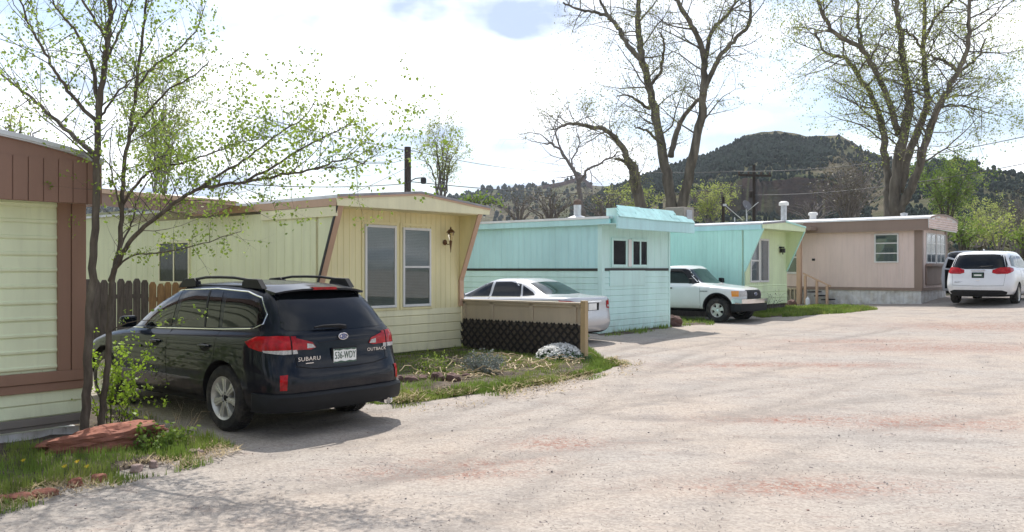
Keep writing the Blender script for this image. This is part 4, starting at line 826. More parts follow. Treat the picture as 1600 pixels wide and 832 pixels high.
# ---- white pickup
TK = empty('pickup_truck', (4.294, 27.405, gz(5.9, 25.3)), AE1-R(90), 'white pickup truck with chrome bumper and black fender lips, nose toward the lane', 'pickup')
tb = [(-.6, 3.2, 0, .34), (.9, 3.40, .70, .34), (.86, 3.50, .80, .38), (.84, 3.58, .845, .48), (.84, 3.62, .86, .60), (.84, 3.63, .865, .72), (.84, 3.62, .865, .84), (.84, 3.60, .86, [(.8, .98), (2.4, .96), (3.6, .91)]), (.85, 3.54, .84, [(.8, 1.04), (2.4, 1.02), (3.5, .97)]), (.86, 3.38, .79, [(.8, 1.08), (2.4, 1.07), (3.4, 1.01)]), (.88, 2.50, .755, 1.10), (.90, 2.32, .74, 1.13), (.96, 2.02, .70, 1.36), (1.0, 1.86, .665, 1.54), (1.06, 1.76, .62, 1.62), (1.14, 1.66, .52, 1.655), (1.25, 1.5, 0, 1.67)]
tb[0] = (1.0, 3.2, 0, .34)
bt, btv = finish_body(car_body(tb, rear=((0, 0), (.0, .5), (.01, .85), (.05, .97), (.15, 1.)), side0=.3, side1=.75, nside=7), 'body', M['truck_white'], TK, [(2.84, .40)], .44, .76)
for s_, D in ((1, LFT), (-1, RGT)):
    decal(btv, side([(2.20, 1.13), (1.84, 1.52), (1.70, 1.56), (1.22, 1.56), (1.20, 1.13)], s_), D, .004, 'side_window', M['tint'], TK)
    ptube(btv, side([(2.28, 1.04), (2.30, .50), (2.26, .40), (1.14, .40), (1.12, 1.1), (1.16, 1.54)], s_), D, .0045, 'door_seam', M['seam'], TK, off=-.002)
    ptube(btv, side([(2.84+.45*math.cos(a), .40+.45*math.sin(a)) for a in np.linspace(-.15, 3.29, 24)], s_), D, .022, 'fender_lip', M['clad'], TK)
    b = MB(); h = btv.ray_cast(Vector((1.3, 4*s_, .98)), Vector(D))[0]; b.box(1.24, 1.38, min(h.y, h.y+.03*s_), max(h.y, h.y+.03*s_), .965, 1.0); b.build('door_handle', M['clad'], TK, bevel=.008)
    b = MB(); b.prism([(2.02, .86*s_, 1.12), (2.14, .86*s_, 1.13), (2.13, .86*s_, 1.27), (2.02, .86*s_, 1.28)], (0, .19*s_, 0)); b.box(2.04, 2.1, min(.78*s_, .88*s_), max(.78*s_, .88*s_), 1.11, 1.15); b.build('wing_mirror', M['clad'], TK, bevel=.02)
    decal(btv, [(3.62, .48*s_, .93), (3.58, .78*s_, .92), (3.58, .78*s_, .76), (3.62, .48*s_, .77)], (-.85, -.5*s_, 0), .010, 'headlamp', M['clear_lens'], TK, .04)
    decal(btv, [(3.50, .82*s_, .925), (3.28, .86*s_, .92), (3.30, .86*s_, .76), (3.50, .82*s_, .76)], (-.45, -.9*s_, 0), .009, 'indicator', M['amber'], TK, .04)
    text('RANGER', .055, (2.42, btv.ray_cast(Vector((2.42, 4*s_, .90)), Vector(D))[0].y+.006*s_, .90), (R(90), 0, 0 if s_ < 0 else R(180)), M['clad'], TK, sx=1.1)
decal(btv, [(3, .62, 1.15), (3, .55, 1.54), (3, 0, 1.57), (3, -.55, 1.54), (3, -.62, 1.15), (3, 0, 1.12)], FR, .004, 'windscreen', M['windscreen'], TK)
decal(btv, [(3.6, .47, .95), (3.6, -.47, .95), (3.6, -.46, .70), (3.6, .46, .70)], FR, .008, 'grille', M['clad'], TK, .05)
gxx = btv.ray_cast(Vector((6, 0, .82)), Vector(FR))[0].x
b = MB(); nn = 24; b.prism([(gxx+.012, .085*math.cos(6.2832*k/nn), .83+.038*math.sin(6.2832*k/nn)) for k in range(nn)], (.008, 0, 0)); bdg = b.build('badge', mat('badge_dark_blue', (.01, .03, .15), .3, coat=1), TK)
b = MB(); b.tube([(gxx+.021, .085*math.cos(6.2832*k/nn), .83+.038*math.sin(6.2832*k/nn)) for k in range(nn+1)], .005, 6); b.build('badge_ring', M['chrome'], bdg)
text('Ford', .062, (gxx+.022, 0, .832), (R(90), 0, R(90)), M['chrome'], bdg)
b = MB(); pts = [(3.38, .86), (3.58, .84), (3.70, .62), (3.74, .3), (3.745, 0)]; pts += [(x, -y) for x, y in pts[-2::-1]]
for x, y in pts: b.v += [(x, y, .56), (x+.02, y, .57), (x+.022, y, .69), (x, y, .70), (x-.12, y*.94, .70), (x-.12, y*.94, .56)]
b.f = [(6*i+j, 6*i+(j+1) % 6, 6*i+6+(j+1) % 6, 6*i+6+j) for i in range(len(pts)-1) for j in range(6)]; b.build('chrome_bumper', M['chrome'], TK, smooth=True)
b = MB()
for x, y in pts: b.v += [(x-.03, y, .34), (x, y, .36), (x, y, .555), (x-.03, y, .56), (x-.14, y*.94, .56), (x-.14, y*.94, .34)]
b.f = [(6*i+j, 6*i+(j+1) % 6, 6*i+6+(j+1) % 6, 6*i+6+j) for i in range(len(pts)-1) for j in range(6)]; b.build('lower_valance', M['clad'], TK, smooth=True)
b = MB(); b.prism([(-1.1, -.84, .5), (-1.1, .84, .5), (-1.1, .86, 1.06), (-1.1, -.86, 1.06)], (1.92, 0, 0)); b.build('cargo_bed', M['truck_white'], TK, bevel=.03)
b = MB(); b.box(-1.04, .78, -.76, .76, 1.055, 1.068); b.build('bed_floor', M['clad'], TK)
for x_ in (0, 2.84):
    for s_ in (1, -1): wheel(TK, x_, s_*.755, .36, .225, .20, 5, 'steel', s_, sp_w=.075)
b = MB(); b.box(-.9, 3.3, -.5, .5, .3, .42); b.build('chassis', M['seam'], TK)

# ---- white minivan
VN = empty('minivan', (15.80, 28.85, gz(15.8, 28.9)), AE1, 'white minivan with its front door ajar, rear towards the viewer, at the pinkish home', 'minivan')
vb = [(-.6, 3.6, 0, .26), (-.95, 3.8, .80, .24), (-1.08, 4.0, .92, .32), (-1.13, 4.08, .985, .48), (-1.14, 4.1, 1.0, .62), (-1.10, 4.08, 1.005, .74), (-1.06, 4.04, 1.0, .86), (-1.04, 3.9, .985, [(-1, 1.02), (3.9, .86)]), (-1.0, 3.6, .96, [(-1, 1.12), (2.8, 1.08), (3.6, .96)]), (-.97, 3.2, .93, [(-1, 1.18), (2.8, 1.12), (3.2, 1.04)]), (-.93, 2.9, .90, [(-1, 1.25), (2.8, 1.16)]), (-.86, 2.4, .85, 1.42), (-.78, 2.05, .80, 1.57), (-.68, 1.8, .74, [(-.7, 1.67), (.5, 1.69)]), (-.58, 1.6, .64, [(-.7, 1.71), (.5, 1.74)]), (-.45, 1.5, .5, [(-.6, 1.73), (.5, 1.76)]), (-.2, 1.3, 0, [(-.6, 1.745), (.5, 1.775)])]
bo, vv = finish_body(car_body(vb), 'body', M['van_white'], VN, [(0, .35), (3.09, .35)], .39, .87)
for s_, D in ((1, LFT), (-1, RGT)):
    for q in ([(2.7, 1.2), (2.02, 1.50), (1.85, 1.53), (1.80, 1.19)], [(1.72, 1.19), (1.76, 1.56), (.55, 1.60), (.45, 1.19)], [(.36, 1.19), (.45, 1.60), (-.25, 1.60), (-.55, 1.50), (-.62, 1.25)]): decal(vv, side(q, s_), D, .004, 'side_window', M['tint'], VN)
    decal(vv, [(-.55, .95*s_, 1.18), (-.9, .92*s_, 1.22), (-1.02, .70*s_, 1.20), (-1.05, .46*s_, 1.13), (-1.05, .42*s_, 1.03), (-1.05, .55*s_, .99), (-.98, .85*s_, 1.0), (-.65, 1.0*s_, 1.10)], (.8, -.6*s_, 0), .008, 'tail_lamp', M['red_lens'], VN, .05)
    ptube(vv, side([(1.76, 1.15), (1.78, .35)], s_), D, .005, 'door_seam', M['seam'], VN, off=-.002); ptube(vv, side([(.42, 1.15), (.46, .6), (.5, .35)], s_), D, .005, 'door_seam', M['seam'], VN, off=-.002)
    ptube(vv, [(-1.2, .78*s_, 1.0), (-1.2, .74*s_, .62)], RR, .004, 'hatch_seam', M['seam'], VN, off=-.002)
    if s_ < 0: b = MB(); b.prism([(2.3, .96*s_, 1.12), (2.45, .96*s_, 1.14), (2.4, .96*s_, 1.28), (2.3, .96*s_, 1.30)], (0, .2*s_, 0)); b.build('wing_mirror', M['van_white'], VN, bevel=.03)
decal(vv, [(-1.1, .80, 1.215), (-1.1, .82, 1.26), (-1.1, .70, 1.60), (-1.1, .4, 1.635), (-1.1, -.4, 1.635), (-1.1, -.70, 1.60), (-1.1, -.82, 1.26), (-1.1, -.80, 1.215), (-1.1, -.4, 1.15), (-1.1, .4, 1.15)], RR, .004, 'rear_window', M['tint'], VN)
decal(vv, [(3, .80, 1.2), (3, .66, 1.62), (3, -.66, 1.62), (3, -.80, 1.2)], FR, .004, 'windscreen', M['windscreen'], VN)
def vx(y, z): h = vv.ray_cast(Vector((-4, y, z)), Vector(RR))[0]; return h.x
decal(vv, [(-1.2, .84, .42), (-1.2, .80, .30), (-1.2, -.80, .30), (-1.2, -.84, .42), (-1.2, -.70, .47), (-1.2, .70, .47)], RR, .008, 'rear_valance', M['clad'], VN)
ptube(vv, [(-1.2, .74, .62), (-1.2, 0, .60), (-1.2, -.74, .62)], RR, .005, 'hatch_seam', M['seam'], VN, off=-.002)
b = MB(); b.tube([(vx(.5, 1.15)-.005, .44, 1.10), (vx(0, 1.12)-.01, 0, 1.105), (vx(.5, 1.15)-.005, -.44, 1.10)], .014, 8); b.tube([(vx(.2, 1.1)-.01, .2, 1.11), (vx(.2, 1.1)-.02, -.2, 1.11)], .022, 8); b.build('chrome_bar', M['chrome'], VN, smooth=True)
b = MB(); b.box(vx(0, .92)-.012, vx(0, .92)+.01, -.18, .18, .86, 1.04); plf = b.build('plate_frame', M['seam'], VN, bevel=.004)
b = MB(); b.box(vx(0, .92)-.02, vx(0, .92)-.010, -.145, .145, .885, 1.015); b.build('number_plate', M['plate_green'], plf)
b = MB(); b.box(vx(0, .92)-.024, vx(0, .92)-.02, -.11, .11, .93, .975); b.build('plate_characters', M['plate'], plf)
text('PACIFICA', .052, (vx(.6, .72)-.006, .56, .72), TR, M['clad'], VN, sx=1.1)
b = MB(); b.tube([(vx(0, .8)-.006, -.07, .78), (vx(0, .8)-.012, 0, .785), (vx(0, .8)-.006, .07, .78)], [.004, .014, .004], 6); b.build('badge', M['chrome'], VN)
b = MB(); b.tube([(-.15, 0, 1.75), (-.22, 0, 1.80), (-.30, 0, 1.81)], [.03, .018, .006], 8); b.build('roof_aerial', M['van_white'], VN, smooth=True)
b = MB(); b.tube([(vx(0, 1.24)-.01, -.05, 1.225), (vx(.3, 1.24)-.012, -.42, 1.25)], [.018, .01], 6); b.build('rear_wiper', M['clad'], VN)
T = Matrix.Translation((2.45, .97, 0)) @ Matrix.Rotation(R(-52), 4, 'Z')     # front door swung open
dr = [(-.98, .36), (.02, .34), (.04, .8), (.02, 1.14), (-.45, 1.50), (-.82, 1.60), (-1.0, 1.2), (-1.04, .8)]
b = MB(); b.prism([T @ Vector((x, .0, z)) for x, z in dr], T.to_3x3() @ Vector((0, .07, 0))); dop = b.build('front_door', M['van_white'], VN, bevel=.02)
dr2 = [(-.92, .45), (-.05, .42), (-.05, 1.08), (-.92, 1.13)]; b = MB(); b.prism([T @ Vector((x, -.015, z)) for x, z in dr2], T.to_3x3() @ Vector((0, .014, 0))); b.build('door_card', M['clad'], dop)
dr3 = [(-.90, 1.19), (-.10, 1.14), (-.47, 1.44), (-.80, 1.52)]; b = MB(); b.prism([T @ Vector((x, -.008, z)) for x, z in dr3], T.to_3x3() @ Vector((0, .085, 0))); b.build('door_window', M['tint'], dop)
decal(vv, side([(2.52, 1.12), (2.45, .40), (1.52, .38), (1.50, 1.14)], 1), LFT, .006, 'doorway', M['seam'], VN)
for x_ in (0, 3.09):
    for s_ in (1, -1): wheel(VN, x_, s_*.885, .345, .235, .225, 10, 'alloy', s_, sp_w=.035)
# ---- dark SUVs behind
def suv(loc, rz, label, m):
    V_ = empty('parked_car', loc, rz, label, 'car')
    ub = [(-.6, 3.2, 0, .30), (-.9, 3.5, .80, .28), (-1.0, 3.7, .92, .40), (-1.03, 3.76, .97, .60), (-1.02, 3.75, .975, .78), (-1.0, 3.7, .97, .95), (-.98, 3.6, .95, 1.05), (-.95, 3.3, .91, 1.12), (-.92, 2.4, .88, 1.17), (-.86, 2.1, .84, 1.38), (-.78, 1.8, .79, 1.62), (-.68, 1.6, .74, 1.74), (-.55, 1.5, .62, 1.80), (-.4, 1.4, .45, 1.83), (-.2, 1.3, 0, 1.845)]
    bo, uv = finish_body(car_body(ub), 'body', m, V_, [(0, .38), (2.9, .38)], .42, .84)
    for s_, D in ((1, LFT), (-1, RGT)):
        for q in ([(2.0, 1.2), (1.6, 1.62), (1.35, 1.68), (1.3, 1.2)], [(1.2, 1.2), (1.22, 1.68), (.4, 1.70), (.3, 1.2)], [(.2, 1.2), (.3, 1.70), (-.5, 1.68), (-.65, 1.25)]): decal(uv, side(q, s_), D, .004, 'side_window', M['tint'], V_, .12)
        decal(uv, [(-.98, .7*s_, 1.25), (-.9, .86*s_, 1.25), (-.9, .9*s_, .9), (-1, .74*s_, .9)], (.8, -.6*s_, 0), .006, 'tail_lamp', M['red_lens'], V_, .1)
    decal(uv, [(-1, .70, 1.22), (-1, .62, 1.66), (-1, -.62, 1.66), (-1, -.70, 1.22)], RR, .004, 'rear_window', M['tint'], V_, .12)
    for s_ in (1, -1):
        b = MB(); b.tube([(-.4, .66*s_, 1.80), (-.3, .66*s_, 1.87), (1.2, .66*s_, 1.87), (1.35, .66*s_, 1.78)], .018, 6); b.build('roof_rail', M['clad'], V_)
        for x_ in (0, 2.9): wheel(V_, x_, s_*.85, .38, .24, .23, 6, 'alloy', s_)
    b = MB(); b.box(-1.03, -1.01, -.15, .15, .8, .93); b.build('number_plate', M['plate'], V_)
p = W(1503, 400, 36.5); suv((p.x+.6, p.y+.6, gz(p.x, p.y)-.02), AE1, 'charcoal sport utility car mostly hidden behind the white minivan', M['charcoal'])
p = W(1640, 400, 36.5); suv((p.x, p.y, gz(p.x, p.y)-.15), AE1+R(4), 'black sport utility car at the far right, beyond the white minivan', M['black'])
# ------------------------------------------------ trees
M['bark_dark'] = mat('bark_dark', (.11, .09, .07), .9, var=.35, vs=14, bump=.7, bs=30, col2=(.15, .13, .10), c2s=9, stretch=(1, 1, .25))
M['bark_big'] = mat('bark_big', (.19, .165, .13), .95, var=.35, vs=3, bump=1., bs=9, col2=(.095, .082, .066), c2s=2.5, stretch=(1, 1, .22))
M['bark_grey'] = mat('bark_grey', (.20, .175, .165), .95, var=.25, vs=5)
def leafm(n, c, c2, tr=.45): M[n] = mat(n, c, .5, var=.25, vs=2.5, col2=c2, c2pos=(.4, .6), c2s=1.2, trans=tr, spec=.3)
leafm('leaf_fresh', (.22, .33, .05), (.32, .42, .07), .5); leafm('leaf_far', (.26, .30, .08), (.32, .32, .12), .4); leafm('leaf_willow', (.32, .40, .09), (.42, .45, .14), .5); leafm('leaf_lime', (.20, .29, .05), (.14, .22, .04)); leafm('leaf_dull', (.10, .10, .06), (.15, .13, .08), .2)
leafm('leaf_sucker', (.34, .48, .05), (.26, .40, .04), .5)
class Tree:
    def __init__(s, seed): s.r = random.Random(seed); s.w = MB(); s.l = MB(); s.anch = []
    def path(s, pts, r0, r1, n=6, sub=6, wob=.0, taper=1.):
        """smooth limb through pts, returns samples (pos, dir, radius)"""
        P = [Vector(p) for p in pts]; Q = [P[0]*2-P[1]]+P+[P[-1]*2-P[-2]]; out = []
        for i in range(1, len(Q)-2):
            for j in range(sub):
                t_ = j/sub; a, b_, c, d = Q[i-1], Q[i], Q[i+1], Q[i+2]
                out.append(.5*((2*b_)+(c-a)*t_+(2*a-5*b_+4*c-d)*t_*t_+(3*b_-a-3*c+d)*t_**3))
        out.append(P[-1]); m = len(out)
        if wob:
            for k in range(1, m): out[k] = out[k]+Vector((s.r.gauss(0, wob), s.r.gauss(0, wob), s.r.gauss(0, wob)))
        rs = [r0+(r1-r0)*(k/(m-1))**taper for k in range(m)]
        rs2 = [q*(1+.05*s.r.gauss(0, 1)) if r0 > .05 else q for q in rs]
        s.w.tube(out, rs2, n, cap=True)
        return [(out[k], (out[min(k+1, m-1)]-out[max(k-1, 0)]).normalized(), rs[k]) for k in range(m)]
    def twig(s, p, d, L, r, depth, leaf, up=.15, spread=.7, kids=3, seg=.25, density=1.):
        n = max(3, int(L/seg)); pos = Vector(p); d = Vector(d).normalized(); pts = [pos.copy()]; ds = [d.copy()]
        for k in range(n):
            d = (d+Vector((s.r.gauss(0, .16), s.r.gauss(0, .16), s.r.gauss(0, .13)+up*.25))).normalized(); pos = pos+d*(L/n); pts.append(pos.copy()); ds.append(d.copy())
        rs = [r*(1-.75*k/n) for k in range(n+1)]
        s.w.tube(pts, rs, 3 if r < .012 or depth == 0 else 5, cap=False)
        if depth > 0:
            for _ in range(kids):
                k = s.r.randint(max(1, n//4), n); a = ds[k]; q = Vector((s.r.gauss(0, 1), s.r.gauss(0, 1), s.r.gauss(0, .8))).normalized(); nd = (a*(1-spread*.45)+q*spread).normalized()
                s.twig(pts[k], nd, L*s.r.uniform(.38, .65), max(rs[k]*.62, r*.25), depth-1, leaf, up, spread, kids, seg*.8, density)
        if leaf and depth <= leaf.get('maxdepth', 0):
            for _ in range(int(leaf['n']*L*density+s.r.random())):
                k = s.r.random()*n; i = min(int(k), n-1); c = pts[i].lerp(pts[i+1], k-i)
                for _ in range(leaf.get('cl', 1)): s.leaf(c+Vector((s.r.gauss(0, 1), s.r.gauss(0, 1), s.r.gauss(0, 1)))*leaf['off'], leaf['s']*s.r.uniform(.6, 1.2))
    def leaf(s, c, z):
        a = Vector((s.r.gauss(0, 1), s.r.gauss(0, 1), s.r.gauss(0, 1)-.3)).normalized(); b_ = a.cross(Vector((s.r.gauss(0, 1), s.r.gauss(0, 1), s.r.gauss(0, 1)))).normalized()*.38
        s.l.add([c, c+(a*.5+b_)*z, c+a*z, c+(a*.5-b_)*z], [(0, 1, 2), (0, 2, 3)])
    def done(s, name, label, cat, bark, leafmat, group=None, base=None):
        rt = empty(name, base or s.w.v[0], 0, label, cat, group); bx_ = Vector(rt.location)
        for m_ in (s.w, s.l): m_.v = [(x-bx_.x, y-bx_.y, z-bx_.z) for x, y, z in m_.v]
        s.w.build('trunk', bark, rt, smooth=True, sharp=180)
        if s.l.v: s.l.build('crown', leafmat, rt)
        return rt
def limb(Y, pts, dy=0.):                              # outline of a limb: distance Y at its foot, leaning dy deeper by its tip
    n = len(pts)-1; return [W(a, b_, Y+dy*k/n) for k, (a, b_) in enumerate(pts)]
def grow(t, sm, step, Lr, rr_, depth, leaf, a0=.25, up=.2, side_=.9, kids=3, seg=.25, density=1.):
    """side branches along a sampled limb"""
    acc = 0
    for k in range(1, len(sm)):
        acc += (sm[k][0]-sm[k-1][0]).length
        if k/len(sm) < a0: acc = 0; continue
        while acc > step:
            acc -= step; p, d, r = sm[k]; q = Vector((t.r.gauss(0, 1), t.r.gauss(0, 1), t.r.gauss(0, .6)+.25)).normalized(); q = (q-d*q.dot(d)).normalized()
            nd = (d*t.r.uniform(.2, .8)+q*side_).normalized(); L_ = t.r.uniform(*Lr)
            t.twig(p, nd, L_, min(r*.6, rr_*L_), depth, leaf, up, .7, kids, seg, density)
# --- young elms in the left bed
lf = dict(n=10.5, s=.036, off=.024, maxdepth=1, cl=3)
t1 = Tree(11); Y = 8.75
A = t1.path(limb(Y, [(132, 688), (136, 600), (140, 500), (146, 400), (150, 300), (151, 240), (155, 170), (163, 100), (170, 40), (173, -20), (176, -90), (172, -170)], -.1), .047, .017, 10, 5, .006)
B1 = t1.path(limb(Y-.05, [(150, 243), (125, 222), (95, 195), (62, 165), (30, 138), (0, 115), (-40, 80)], .5), .030, .008, 6, 5, .006)
B2 = t1.path(limb(Y-.05, [(151, 190), (120, 158), (98, 130), (80, 100), (58, 60), (42, 30), (25, -20)], -.6), .022, .007, 6, 5, .006)
B3 = t1.path(limb(Y-.05, [(152, 170), (146, 110), (134, 80), (115, 45), (92, 18), (70, -20)], .3), .024, .008, 6, 5, .006)
B4 = t1.path(limb(Y-.05, [(152, 192), (170, 165), (188, 140), (215, 118), (250, 105)], -.6), .014, .005, 5, 5, .005)
B5 = t1.path(limb(Y-.05, [(160, 110), (178, 70), (195, 30), (215, -20)], .4), .016, .008, 5, 5, .005)
B6 = t1.path(limb(Y-.05, [(166, 60), (140, 20), (120, -20), (105, -70)], -.2), .016, .008, 5, 5, .005)
for s_, L_, st in ((A, (.5, 1.3), .17), (B1, (.4, 1.0), .085), (B2, (.4, 1.0), .085), (B3, (.4, .9), .085), (B4, (.3, .7), .09), (B5, (.3, .8), .09), (B6, (.3, .8), .1)):
    grow(t1, s_, st, L_, .009, 2, lf, .38 if s_ is A else .12, .35, .8, 3, .12, .50)
t1.done('young_elm', 'slim dark trunked young elm against the corner of the pale green home, upper sprays sparse', 'tree', M['bark_dark'], M['leaf_fresh'])
t2 = Tree(12); Y = 8.95
A = t2.path(limb(Y, [(158, 672), (163, 610), (168, 560), (172, 480), (176, 430), (186, 390), (190, 330), (194, 265), (204, 195), (214, 135), (220, 80), (226, 30), (232, -40), (236, -110)], 0), .035, .009, 9, 5, .005)
C1 = t2.path(limb(Y, [(172, 440), (192, 395), (215, 365), (245, 340), (280, 312), (310, 296), (345, 289), (385, 284), (430, 276), (480, 266), (520, 254), (550, 250), (572, 258)], -1.3), .026, .005, 7, 5, .006)
C2 = t2.path(limb(Y-.55, [(310, 296), (345, 272), (380, 252), (415, 226), (450, 200), (478, 182), (492, 158)], -.3), .015, .004, 5, 5, .005)
C3 = t2.path(limb(Y-.7, [(385, 283), (425, 262), (460, 240), (498, 218), (528, 204), (552, 190)], -.6), .014, .004, 5, 5, .005)
C4 = t2.path(limb(Y, [(192, 320), (215, 285), (245, 262), (285, 256), (330, 240), (380, 222), (430, 215)], -.8), .016, .004, 5, 5, .005)
C5 = t2.path(limb(Y, [(200, 215), (230, 175), (265, 140), (300, 120), (328, 95)], -.5), .015, .005, 5, 5, .005)
C6 = t2.path(limb(Y, [(213, 140), (240, 105), (275, 80), (305, 50), (320, 10)], .3), .014, .005, 5, 5, .005)
C7 = t2.path(limb(Y, [(176, 425), (205, 400), (245, 395), (290, 388), (335, 375), (378, 362)], -.7), .012, .003, 5, 5, .005)
C8 = t2.path(limb(Y, [(190, 330), (178, 290), (172, 250), (176, 200)], -.4), .012, .004, 5, 5, .005)
C9 = t2.path(limb(Y, [(168, 520), (200, 505), (235, 500), (270, 505), (305, 497)], -.6), .007, .002, 4, 5, .005)
C10 = t2.path(limb(Y-.9, [(480, 266), (515, 262), (550, 262), (580, 246), (592, 238)], -.3), .007, .003, 4, 5, .005)
C11 = t2.path(limb(Y, [(186, 390), (205, 350), (215, 310), (240, 270), (262, 230)], .5), .012, .004, 5, 5, .005)
for s_, L_, st, de in ((A, (.35, .95), .12, .8), (C1, (.30, .80), .045, 1.1), (C2, (.2, .5), .05, 1.), (C3, (.2, .5), .05, 1.2), (C4, (.2, .6), .05, 1.), (C5, (.25, .6), .07, .9), (C6, (.25, .6), .07, .9), (C7, (.15, .45), .055, 1.), (C8, (.2, .6), .08, 1.), (C9, (.08, .2), .09, .6), (C10, (.15, .35), .05, 1.2), (C11, (.2, .6), .06, 1.)):
    grow(t2, s_, st, L_, .008, 2 if s_ not in (C7, C9) else 1, lf, .34 if s_ is A else .16, .35, .8, 3, .11, de*.62)
t2.done('young_elm', 'leafy young elm with a long low branch reaching right over the dark wagon', 'tree', M['bark_dark'], M['leaf_fresh'])
t3 = Tree(13)
for k in range(10):
    p = G(150+t3.r.uniform(-8, 50), 672); t3.twig(p+Vector((0, .15, 0)), (t3.r.gauss(.25, .35), t3.r.gauss(0, .3), 1), t3.r.uniform(.45, .95), .008, 2, dict(n=34, s=.046, off=.02, maxdepth=2, cl=1), .1, .7, 3, .1)
t3.done('elm_sapling', 'bright green sucker shoots growing at the foot of the two young elms', 'sapling', M['bark_dark'], M['leaf_sucker'])
# --- tall cottonwood behind the turquoise home
lw = dict(n=6, s=.085, off=.06, maxdepth=0, cl=1)
t4 = Tree(21); Y = 45
D1 = t4.path(limb(Y, [(1052, 345), (1045, 290), (1035, 240), (1022, 170), (1010, 115), (1000, 75), (997, 30), (1000, -20), (1010, -80)], 2), .31, .09, 10, 5, .03)
D2 = t4.path(limb(Y, [(1060, 345), (1075, 280), (1090, 210), (1098, 160), (1100, 110), (1098, 75), (1080, 40), (1060, 5), (1045, -40)], -2), .28, .08, 10, 5, .03)
D3 = t4.path(limb(Y-1, [(1098, 150), (1112, 115), (1128, 85), (1150, 60), (1170, 40), (1172, 5), (1165, -30)], -1), .15, .05, 8, 5, .03)
D4 = t4.path(limb(Y-1, [(1100, 110), (1105, 75), (1115, 45), (1135, 25), (1150, 0), (1160, -30)], 1), .13, .05, 8, 5, .03)
D5 = t4.path(limb(Y, [(1048, 245), (1058, 205), (1070, 180), (1092, 155)], 1), .16, .10, 8, 5, .02)
D6 = t4.path(limb(Y, [(1005, 95), (985, 75), (968, 48), (952, 28), (930, 20), (905, 15), (880, 5)], 2), .15, .05, 7, 5, .03)
D7 = t4.path(limb(Y, [(952, 30), (940, 5), (925, -30)], 1), .09, .05, 6, 5, .03)
D8 = t4.path(limb(Y, [(1015, 170), (1000, 160), (985, 150), (965, 150)], -2), .10, .03, 6, 5, .03)
D9 = t4.path(limb(Y, [(1020, 130), (1032, 110), (1038, 70), (1030, 50)], -2), .10, .04, 6, 5, .03)
D10 = t4.path(limb(Y, [(1035, 225), (1010, 205), (990, 198)], -2), .09, .03, 6, 5, .03)
for s_, L_, st, de in ((D1, (1.4, 3.8), .30, 1), (D2, (1.4, 3.6), .30, 1), (D3, (1.2, 3.), .28, .8), (D4, (1.2, 3.), .3, .8), (D5, (.8, 2), .35, 1), (D6, (1.2, 2.8), .28, .5), (D7, (1, 2.6), .3, .5), (D8, (1, 2), .4, 1), (D9, (1, 2), .4, 1), (D10, (1, 2.2), .4, 1)):
    grow(t4, s_, st, L_, .015, 3, lw, .22, .05, .9, 4, .45, de)
t4.done('cottonwood', 'tall many-limbed old cottonwood with bare twigs behind the turquoise home', 'tree', M['bark_big'], M['leaf_far'])
t5 = Tree(22); Y = 44
F1 = t5.path(limb(Y, [(1003, 340), (997, 300), (990, 268), (985, 252)], 0), .30, .26, 9, 4, .03)
F2 = t5.path(limb(Y, [(986, 258), (972, 232), (958, 212), (940, 201), (915, 198), (895, 193), (873, 200)], -2), .17, .06, 8, 5, .03)
F3 = t5.path(limb(Y, [(984, 256), (975, 252), (960, 248)], 0), .12, .07, 6, 4, .03)
for s_, L_, st in ((F1, (1, 2.2), .5), (F2, (1.1, 2.8), .32), (F3, (1, 2), .4)): grow(t5, s_, st*.5, L_, .014, 3, lw, .2, .12, .9, 4, .4, .8)
t5.done('cottonwood', 'short knobbly cottonwood trunk with one arched limb leaning left of the tall cottonwood', 'tree', M['bark_big'], M['leaf_far'])
# --- bare grey tree left of it
t6 = Tree(23); Y = 40
H1 = t6.path(limb(Y, [(910, 340), (905, 300), (903, 278), (885, 250), (872, 230), (850, 222)], 0), .13, .04, 7, 5, .03)
H2 = t6.path(limb(Y, [(905, 285), (920, 265), (945, 252), (965, 240)], -1), .08, .03, 6, 5, .03)
H3 = t6.path(limb(Y, [(880, 245), (870, 215), (866, 195)], 1), .05, .03, 5, 5, .02)
H4 = t6.path(limb(Y, [(862, 226), (838, 208), (812, 210)], 0), .035, .012, 5, 5, .02); H5 = t6.path(limb(Y, [(905, 275), (893, 255), (905, 225), (900, 200)], 1), .05, .02, 5, 5, .02)
for s_, L_, st in ((H1, (.9, 2.2), .28), (H2, (.8, 2), .28), (H3, (.8, 1.8), .28), (H4, (.4, 1.3), .25), (H5, (.8, 1.6), .28)): grow(t6, s_, st*.75, L_, .013, 3, None, .2, .1, .9, 3, .35)
t6.done('bare_tree', 'leafless pale grey tree with crooked branches over the turquoise roof', 'tree', M['bark_grey'], M['leaf_far'])
